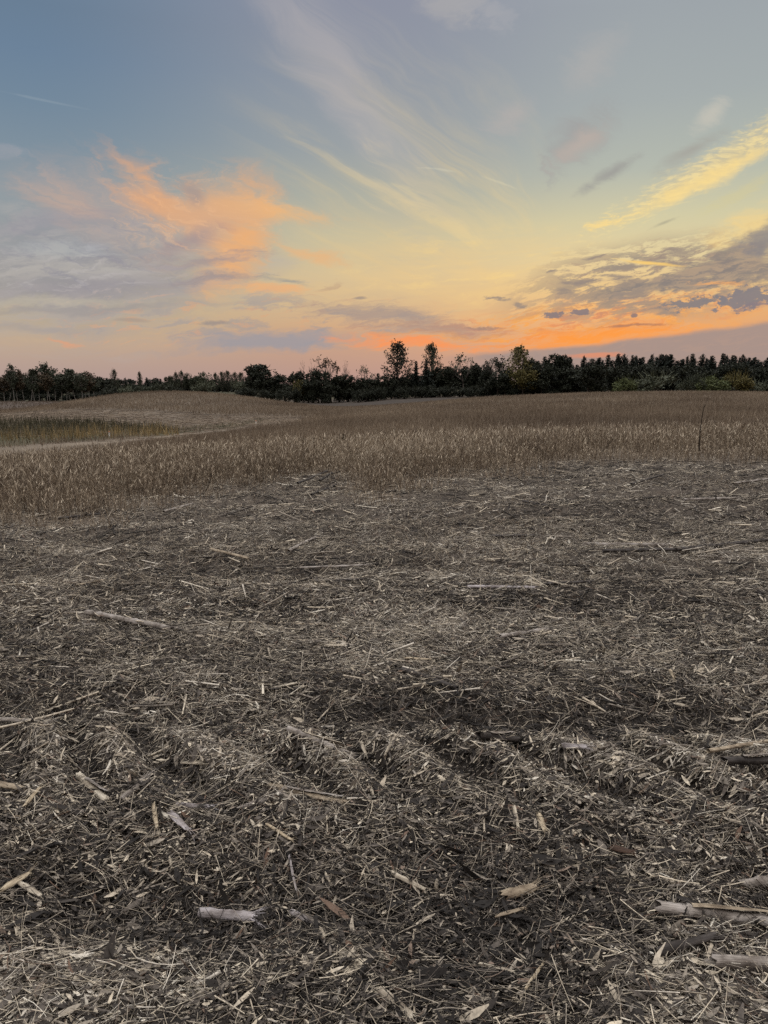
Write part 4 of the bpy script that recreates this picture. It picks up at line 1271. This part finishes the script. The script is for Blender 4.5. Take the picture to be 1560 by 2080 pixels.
def lying(name, label, category, p0, p1, dpx, colour, group=None, lift=0.0, sheath=False, chip=False):
    a, b = ground_at(*p0), ground_at(*p1)
    depth = (a[1] + b[1]) / 2 * math.cos(PITCH) + EYE * math.sin(PITCH)
    dia = max(0.006, min(0.036, dpx / FOC * depth))
    lift += 0.026 if chip else 0.019
    a[2] += dia * 0.42 + lift; b[2] += dia * 0.42 + lift
    mid = (a + b) / 2
    mid[2] = max(mid[2], float(height(mid[0], mid[1])) + dia * 0.42 + 0.014)
    d = b - a; L = float(np.linalg.norm(d))
    DRAPE.append((a, b, dia))
    root = bpy.data.objects.new(name, None); COL.objects.link(root)
    root.empty_display_size = 0.05
    root.location = mid
    root.rotation_euler = (rng.uniform(0, 0.6), -math.asin(d[2] / L), math.atan2(d[1], d[0]))
    root['label'] = label; root['category'] = category
    if group: root['group'] = group
    n = max(8, int(L / 0.012)) if L < 0.4 else 34
    xs = np.linspace(-L / 2, L / 2, n)
    amp = L * (0.010 if chip else 0.022)
    off = np.stack([np.cumsum(rng.normal(0, 1, n)) / n, np.cumsum(rng.normal(0, 1, n)) / n], 1)
    off -= np.linspace(0, 1, n)[:, None] * off[-1]
    off *= amp * 1.2
    r = dia / 2 * (1 - 0.18 * np.linspace(0, 1, n)) * (1 + rng.normal(0, 0.03, n))
    if not chip:
        step = max(0.10, dia * 5.5)
        for x_ in np.arange(-L / 2 + step * rng.uniform(0.2, 0.9), L / 2 - 0.01, step):   # the nodes of the cane
            r = r * (1 + 0.30 * np.exp(-((xs - x_) / (dia * 0.32)) ** 2))
    else:
        r = r * (0.55 + 0.45 * np.sin(np.linspace(0.25, 2.9, n)) ** 0.6)
    sides = 7 if chip else 12
    V_, F = lathe_x(xs, r, off, sides, 0.42 if chip else rng.uniform(0.72, 0.95), 0.16 if chip else 0.10)
    # ragged broken ends
    V_[0, :, 0] -= rng.uniform(0, 1.1, sides) * dia * 0.8; V_[-1, :, 0] += rng.uniform(0, 1.1, sides) * dia * 0.8
    body = mesh_from('stalk_body' if not chip else 'splinter', V_.reshape(-1, 3), F, STALK[colour])
    body.parent = root
    # pith showing at both ends
    c0, c1 = V_[1].mean(0), V_[-2].mean(0)
    vv, ff = [], []
    for c, ring in ((c0, V_[1]), (c1, V_[-2])):
        o_ = len(vv)
        vv += list(c + (ring - c) * 0.97) + [c + np.array([0, 0, 0.0])]
        for q in range(sides): ff.append((o_ + q, o_ + (q + 1) % sides, o_ + sides, o_ + sides))
    me = bpy.data.meshes.new('pith')
    me.from_pydata([tuple(v_) for v_ in vv], [], [f_[:3] for f_ in ff]); me.materials.append(PITH if colour != 'dark' else STALK['grey'])
    po = bpy.data.objects.new('pith', me); COL.objects.link(po); po.parent = root
    # fibres torn loose at the break
    nf = 5 if chip else 12
    end = np.full(nf, -1)
    ang = rng.uniform(0, 6.28, nf); rr = dia * 0.36 * np.sqrt(rng.random(nf)) * (0.5 if chip else 1.0)
    cen = np.array([V_[e_].mean(0) for e_ in end])
    bs = cen + np.stack([np.where(end == 0, dia * 0.3, -dia * 0.3), np.cos(ang) * rr, np.sin(ang) * rr * 0.8], 1)
    dr = np.stack([np.where(end == 0, -1.0, 1.0), np.cos(ang) * 0.35 + rng.normal(0, 0.12, nf), np.sin(ang) * 0.3 + rng.normal(0, 0.12, nf)], 1)
    fv, ff_, _n = strands(bs, dr, dia * rng.uniform(0.7, 2.4, nf), dia * rng.uniform(0.06, 0.22, nf), rng.normal(0, 0.25, nf), 3, 3, taper=0.2)
    fo = mesh_from('torn_fibres', fv, ff_, STALK[colour]); fo.parent = root
    if sheath:                                       # a torn strip of leaf sheath still wrapped round the cane
        m_ = 12
        t = np.linspace(-0.30, 0.42, m_) * L
        ang = rng.uniform(0.4, 1.4)
        strip = []
        for i_, x_ in enumerate(t):
            k_ = int(np.clip((x_ + L / 2) / L * (n - 1), 0, n - 1))
            for w_ in (-1.0, -0.35, 0.3, 0.95):
                q_ = ang + w_ * (0.95 - 0.045 * i_)
                rr = dia * 0.5 * (1.10 + 0.25 * abs(w_) * rng.random() + 0.05 * i_)
                strip.append((x_, math.cos(q_) * rr + off[k_, 0], math.sin(q_) * rr + off[k_, 1]))
        idx = np.arange(m_ * 4).reshape(m_, 4)
        fs = np.stack([idx[:-1, :-1], idx[:-1, 1:], idx[1:, 1:], idx[1:, :-1]], -1).reshape(-1, 4)
        so = mesh_from('leaf_sheath', np.array(strip), fs, STALK['tan' if colour in ('grey', 'lilac') else 'grey'])
        so.parent = root
    return root


DRAPE = []
S = 'corn_stalk'
lying(S, 'thick lilac-white corn stalk stub lying alone in the dark litter nearest the camera', 'corn stalk', (416, 1879), (511, 1889), 23, 'lilac', lift=0.006)
lying(S, 'long thick grey corn stalk with torn sheath, largest one, at the near right edge', 'corn stalk', (1342, 1876), (1640, 1918), 34, 'grey', sheath=True, lift=0.018)
lying(S, 'dark curved stalk just below the largest grey corn stalk', 'corn stalk', (1345, 1962), (1440, 1934), 19, 'dark', lift=0.014)
lying(S, 'thick grey stalk at the right edge, nearer than the dark curved stalk', 'corn stalk', (1452, 1988), (1640, 1992), 27, 'grey', lift=0.012)
lying(S, 'straight grey-brown stalk slanting away beside two pale upright chips', 'corn stalk', (590, 1499), (702, 1546), 13, 'grey', sheath=True)
lying(S, 'long brownish stalk across the ridges of the tyre marks, longest in its row', 'corn stalk', (553, 1613), (707, 1647), 14, 'tan', sheath=True)
lying(S, 'short grey stalk tilted up to the right, just below the long brownish stalk', 'corn stalk', (490, 1657), (566, 1630), 13, 'grey')
lying(S, 'short lilac-grey stalk stub lying level, left of the tilted short grey stalk', 'corn stalk', (364, 1652), (426, 1656), 13, 'lilac')
lying(S, 'stubby grey stalk standing out steeply beside the frayed pale stalk', 'corn stalk', (254, 1638), (290, 1603), 15, 'grey')
lying(S, 'tan stalk cut by the left edge of the picture, among the tyre marks', 'corn stalk', (-60, 1598), (50, 1619), 14, 'tan')
lying(S, 'frayed pale stalk slanting down to the right with its sheath peeling off', 'corn stalk', (165, 1598), (217, 1644), 17, 'pale', sheath=True)
lying(S, 'hollow tan stalk stub with crumbly end, amid dark litter near the camera', 'corn stalk', (1028, 1846), (1073, 1832), 21, 'tan', lift=0.006)
lying(S, 'short fat grey stub at the right edge, farther than the largest grey stalk', 'corn stalk', (1508, 1816), (1600, 1804), 20, 'grey')
lying(S, 'slim lilac stub lying right of the thick lilac-white one', 'corn stalk', (594, 1874), (646, 1898), 12, 'lilac')
lying(S, 'pale greenish stub at the bottom edge of the picture', 'corn stalk', (780, 2046), (830, 2084), 20, 'pale')
lying(S, 'long thin grey stalk lying alone in the left middle of the litter', 'corn stalk', (180, 1257), (347, 1291), 11, 'grey', lift=0.01)
lying(S, 'straight thin tan stalk lying level, right of the long thin grey one', 'corn stalk', (508, 1274), (652, 1279), 7, 'tan')
lying(S, 'lilac-grey stalk ending at a bright white broken node', 'corn stalk', (953, 1201), (1084, 1203), 8, 'lilac')
lying(S, 'dark thin stalk starting at the bright white broken node', 'corn stalk', (1096, 1196), (1205, 1189), 7, 'dark')
lying(S, 'grey split stalk lying behind the two longest dark stalks', 'corn stalk', (1188, 1116), (1347, 1118), 11, 'grey', lift=0.015)
lying(S, 'long dark stalk lying level, left one of the two longest dark stalks', 'corn stalk', (1228, 1130), (1392, 1127), 14, 'dark', lift=0.015)
lying(S, 'longest dark stalk, running to the right edge of the field', 'corn stalk', (1375, 1129), (1580, 1106), 13, 'dark', lift=0.02)
lying(S, 'short tan stalk slanting down right, in the farther litter left of centre', 'corn stalk', (430, 1124), (502, 1142), 6, 'tan')
lying(S, 'grey stalk slanting up right, in the farther litter left of centre', 'corn stalk', (588, 1126), (642, 1097), 6, 'grey')
lying(S, 'level grey stalk in the farther litter, left of a similar one just below it', 'corn stalk', (612, 1160), (742, 1155), 6, 'grey')
lying(S, 'level dark-grey stalk, lower of two lying one above the other left of centre', 'corn stalk', (640, 1189), (740, 1184), 7, 'dark')
lying(S, 'tan stalk lying level at the left of the farther litter', 'corn stalk', (160, 1196), (242, 1180), 6, 'tan')
lying(S, 'dark forked-looking stalk raised at one end, right, just before the standing crop', 'corn stalk', (1283, 991), (1347, 971), 5, 'dark', lift=0.02)
lying(S, 'grey stalk at the right edge, just before the standing crop', 'corn stalk', (1490, 987), (1600, 972), 6, 'grey')
lying(S, 'dark thin stalk in front of the crop, right of centre', 'corn stalk', (1063, 1024), (1114, 1033), 5, 'dark')
lying(S, 'grey stalk lying level on the right, between crop edge and longest dark stalks', 'corn stalk', (1392, 1021), (1492, 1018), 6, 'grey')
lying(S, 'dark stalk propped up at the notch in the crop edge, longest of three', 'corn stalk', (606, 993), (664, 968), 5, 'dark', lift=0.06)
lying(S, 'dark stalk at the notch in the crop edge, nearest of three', 'corn stalk', (634, 1013), (682, 994), 5, 'dark', lift=0.03)
lying(S, 'shortest dark stalk of three at the notch in the crop edge', 'corn stalk', (650, 987), (676, 970), 5, 'dark', lift=0.05)
lying(S, 'dark stalk lying level along the foot of the crop on the left', 'corn stalk', (120, 1060), (212, 1049), 6, 'dark')
lying(S, 'grey stalk below the crop left of centre, ends raised', 'corn stalk', (335, 1050), (392, 1033), 5, 'grey', lift=0.02)
lying(S, 'level dark-grey stalk just left of centre right, below the crop', 'corn stalk', (1002, 1096), (1082, 1095), 7, 'dark')
lying(S, 'grey stalk at the left edge behind the tyre marks', 'corn stalk', (-30, 1473), (102, 1479), 10, 'grey')
lying(S, 'stout dark stub with a pale broken rim, behind the tyre marks', 'corn stalk', (978, 1520), (1046, 1529), 23, 'dark', sheath=True, lift=0.022)
lying(S, 'small lilac split stub right of the stout dark stub', 'corn stalk', (1150, 1534), (1184, 1536), 13, 'lilac')
lying(S, 'curved tan stalk arching above the rotten dark one at the right edge', 'corn stalk', (1440, 1552), (1590, 1527), 9, 'tan', lift=0.03)
lying(S, 'rotten dark splintered stalk at the right edge behind the tyre marks', 'corn stalk', (1478, 1572), (1620, 1574), 24, 'dark', sheath=True, lift=0.02)
lying(S, 'dark stalk half sunk in straw right of centre, middle distance', 'corn stalk', (818, 1374), (924, 1409), 10, 'dark')
lying(S, 'grey stalk under straw in the middle distance, right of the centre', 'corn stalk', (1018, 1304), (1102, 1291), 10, 'grey')

C = 'stalk_chip'
for p0, p1, w, c, lab in (
    ((1043, 1664), (1051, 1703), 12, 'pale', 'pale upright chip, left one of two standing out on the bare patch'),
    ((1092, 1676), (1104, 1710), 11, 'cream', 'cream upright chip, right one of two standing out on the bare patch'),
    ((734, 1529), (742, 1552), 9, 'pale', 'small white chip pointing at the camera beside the slanting grey-brown stalk'),
    ((784, 1552), (801, 1519), 9, 'pale', 'pale chip slanting right, next to the small white chip'),
    ((663, 1325), (697, 1326), 8, 'pale', 'white level chip in the middle distance left of centre'),
    ((826, 1352), (870, 1354), 7, 'cream', 'cream level chip in the middle distance right of the white one'),
    ((314, 1659), (320, 1702), 10, 'cream', 'slim cream chip pointing at the camera, left of the lilac-grey stub'),
    ((54, 1657), (80, 1624), 10, 'cream', 'cream chip slanting right near the left edge, below the tyre marks'),
    ((10, 1834), (58, 1806), 15, 'cream', 'broad pale husk piece at the left edge near the camera'),
    ((42, 1820), (84, 1843), 11, 'pale', 'narrow pale piece touching the broad pale husk'),
    ((544, 1697), (590, 1726), 8, 'cream', 'slender cream chip slanting down right in the dark litter'),
    ((215, 1767), (253, 1764), 5, 'pale', 'thin straight whitish chip lying level in the dark litter on the left'),
    ((588, 1768), (602, 1830), 7, 'lilac', 'bluish grey splinter pointing at the camera, above the slim lilac stub'),
    ((1078, 1197), (1092, 1200), 11, 'pale', 'bright white broken node between the lilac-grey and dark thin stalks'),
    ((346, 1768), (350, 1788), 7, 'pale', 'tiny bright white chip standing in the dark litter, left of centre'),
    ((1374, 1449), (1392, 1453), 9, 'pale', 'white flake lying in grey straw on the right, middle distance'),
    ((372, 1571), (402, 1570), 8, 'pale', 'short white stub among the tyre marks left of centre'),
    ((350, 1680), (378, 1708), 18, 'lilac', 'flat lilac-grey leaf piece among dark litter left of centre'),
    ((1068, 2036), (1100, 1988), 8, 'cream', 'long cream straw splinter near the bottom edge, right of centre'),
    ((975, 1985), (1040, 2000), 6, 'pale', 'thin pale splinter lying level near the bottom, left of the long cream one'),
    ((800, 1800), (855, 1830), 12, 'pale', 'pale split bundle of fibres, centre of the near dark litter'),
    ((1010, 1890), (1060, 1872), 10, 'tan', 'dull tan chip in front of the hollow tan stub'),
    ((1246, 1748), (1276, 1758), 16, 'rust', 'curled red-brown dead leaf on the right of the near litter'),
    ((1360, 1380), (1368, 1392), 8, 'cream', 'small cream chip standing up on the right, middle distance'),
):
    lying(C, lab, 'leaf' if c == 'rust' else 'chip', p0, p1, w, c, lift=0.008, chip=True)


# straw that has blown across the stalks and chips
heap = Heap()
for a, b, dia in DRAPE:
    k_ = max(4, int(np.linalg.norm(b - a) / 0.022)) if a[1] < 4 else max(3, int(np.linalg.norm(b - a) / 0.05))
    t = rng.uniform(-0.05, 1.05, k_)[:, None]
    p = a * (1 - t) + b * t
    ang = rng.uniform(0, 6.28, k_)
    dd = np.stack([np.cos(ang), np.sin(ang), rng.normal(0, 0.22, k_)], 1)
    L_ = rng.lognormal(math.log(0.05), 0.4, k_).clip(0.015, 0.14) * (1 if a[1] < 4 else 2)
    p = p + np.stack([rng.normal(0, dia * 0.5, k_), rng.normal(0, dia * 0.5, k_), rng.uniform(-0.1, 0.62, k_) * dia], 1) - dd * (L_ / 2)[:, None]
    V_, F, per = strands(p, dd, L_, rng.uniform(0.0012, 0.0045, k_) * (1 if a[1] < 4 else 2), rng.normal(0, 0.25, k_), 3, 3)
    heap.add(V_, F, per, litter_tint(p[:, 0], p[:, 1], 0.30, 0.34))
loose = heap.build('loose_straw', mat_litter)
loose['kind'] = 'stuff'


# ------------------------------------------------------------------ weeds and stakes in the crop
mb = Mat('dead_weed', 0.9, 0.1); mb.p.inputs['Base Color'].default_value = (0.022, 0.017, 0.013, 1); WEED = mb.m


def weed(label, px, top, dist, lean_px, thick, head, group=None):
    s, t = ray(px, top)
    s0 = ray(px + lean_px, top + 40)[0]
    x0, y0 = s0 * dist, dist
    z0 = float(height(x0, y0))
    tip = np.array([s * dist, dist + 0.05, EYE + t * dist])
    root = bpy.data.objects.new('weed_stalk', None); COL.objects.link(root)
    root.location = (x0, y0, z0); root['label'] = label; root['category'] = 'weed'
    if group: root['group'] = group
    rel = tip - np.array([x0, y0, z0])
    B = Bits()
    P_, r_ = limb((0, 0, -0.04), rel, thick * 1.05, thick * 0.45, 0.02, 9)
    B.add(*tube(P_, r_, 6))
    for i in range(7):
        k = rng.integers(3, 9); a = rng.uniform(0, 6.28); l_ = rng.uniform(0.03, 0.10)
        q = P_[k] + np.array([math.cos(a) * l_ * 0.5, math.sin(a) * l_ * 0.5, l_])
        B.add(*tube(*limb(P_[k], q, thick * 0.35, thick * 0.15, 0.05, 3), 4))
    st = B.mesh('stem', WEED); st.parent = root
    if head:
        B = Bits()
        c = rel + np.stack([rng.normal(0, 0.012, 60), rng.normal(0, 0.012, 60), rng.uniform(-0.11, 0.01, 60)], 1)
        leaves_at(B, c, 0.028)
        hd = B.mesh('seed_head', LEAF['rust']); hd.parent = root


weed('tall dark weed rising well above the crop on the right', 1432, 828, 13.6, -7, 0.012, False)
weed('thin dark weed with a bushy head above the crop, second from the left edge', 172, 914, 15.6, 0, 0.010, True)
weed('bare upright dark stem above the crop nearest the left edge', 110, 911, 15.6, 0, 0.008, False)
weed('bare upright dark stem close to a leaning one above the left crop', 288, 911, 15.6, 0, 0.008, False)
weed('short dark stem leaning right above the left crop', 301, 909, 15.6, -7, 0.008, False)
weed('tallest bare dark stem above the left crop, standing alone', 405, 904, 15.6, 2, 0.009, False)
weed('thin dark stem above the crop, left of the headed weed near the centre', 617, 893, 15.6, 0, 0.008, False)
weed('dark weed with a small head above the crop just left of the centre', 698, 885, 15.6, 0, 0.009, True)
weed('thin dark stem above the crop between the centre and the tall right weed', 1167, 880, 15.6, -2, 0.009, False)
weed('short dark stem above the crop, right beside a thinner taller one', 1196, 888, 15.6, -2, 0.009, False)
weed('thick dark stem leaning right inside the crop at the left', 140, 947, 11.0, -22, 0.011, False)
weed('thick dark broken stem leaning right at the crop edge left of centre', 428, 968, 11.0, -13, 0.013, False)
weed('stubby dark stem at the crop edge by the left border', 70, 984, 10.5, -8, 0.013, False)
weed('long thin bent stem lying over the crop right of the centre', 1066, 890, 14.0, 58, 0.006, False)
weed('thin dark twig leaning right over the crop on the right', 1250, 890, 14.5, -40, 0.006, False)

mw = Mat('white_paint', 0.6, 0.3); mw.p.inputs['Base Color'].default_value = (0.72, 0.70, 0.66, 1)
mk = Mat('orange_ribbon', 0.7, 0.2); mk.p.inputs['Base Color'].default_value = (0.55, 0.20, 0.07, 1)
for px, top, dist, lab in ((222, 883, 47.0, 'white wooden marker stake at the near edge of the reedy grass'), (520, 858, 58.0, 'white wooden marker stake beside the pale track at the foot of the hill')):
    s, t = ray(px, top)
    x, y = s * dist, dist; z = float(height(x, y)); h = max(0.35, EYE + t * dist - z)
    root = bpy.data.objects.new('marker_stake', None); COL.objects.link(root)
    root.location = (x, y, z); root['label'] = lab; root['category'] = 'stake'
    bmx = bmesh.new()
    bmesh.ops.create_cube(bmx, size=1.0)
    for v_ in bmx.verts: v_.co.x *= 0.07; v_.co.y *= 0.03; v_.co.z = (v_.co.z + 0.5) * h - (0.1 if v_.co.z < 0 else 0)
    bmesh.ops.bevel(bmx, geom=bmx.edges[:], offset=0.005, segments=1)
    me = bpy.data.meshes.new('post'); bmx.to_mesh(me); bmx.free(); me.materials.append(mw.m)
    o = bpy.data.objects.new('post', me); COL.objects.link(o); o.parent = root
    bmx = bmesh.new()
    bmesh.ops.create_cube(bmx, size=1.0)
    for v_ in bmx.verts: v_.co.x *= 0.084; v_.co.y *= 0.044; v_.co.z = h * 0.86 + v_.co.z * 0.06
    me = bpy.data.meshes.new('ribbon'); bmx.to_mesh(me); bmx.free(); me.materials.append(mk.m)
    o = bpy.data.objects.new('ribbon', me); COL.objects.link(o); o.parent = root
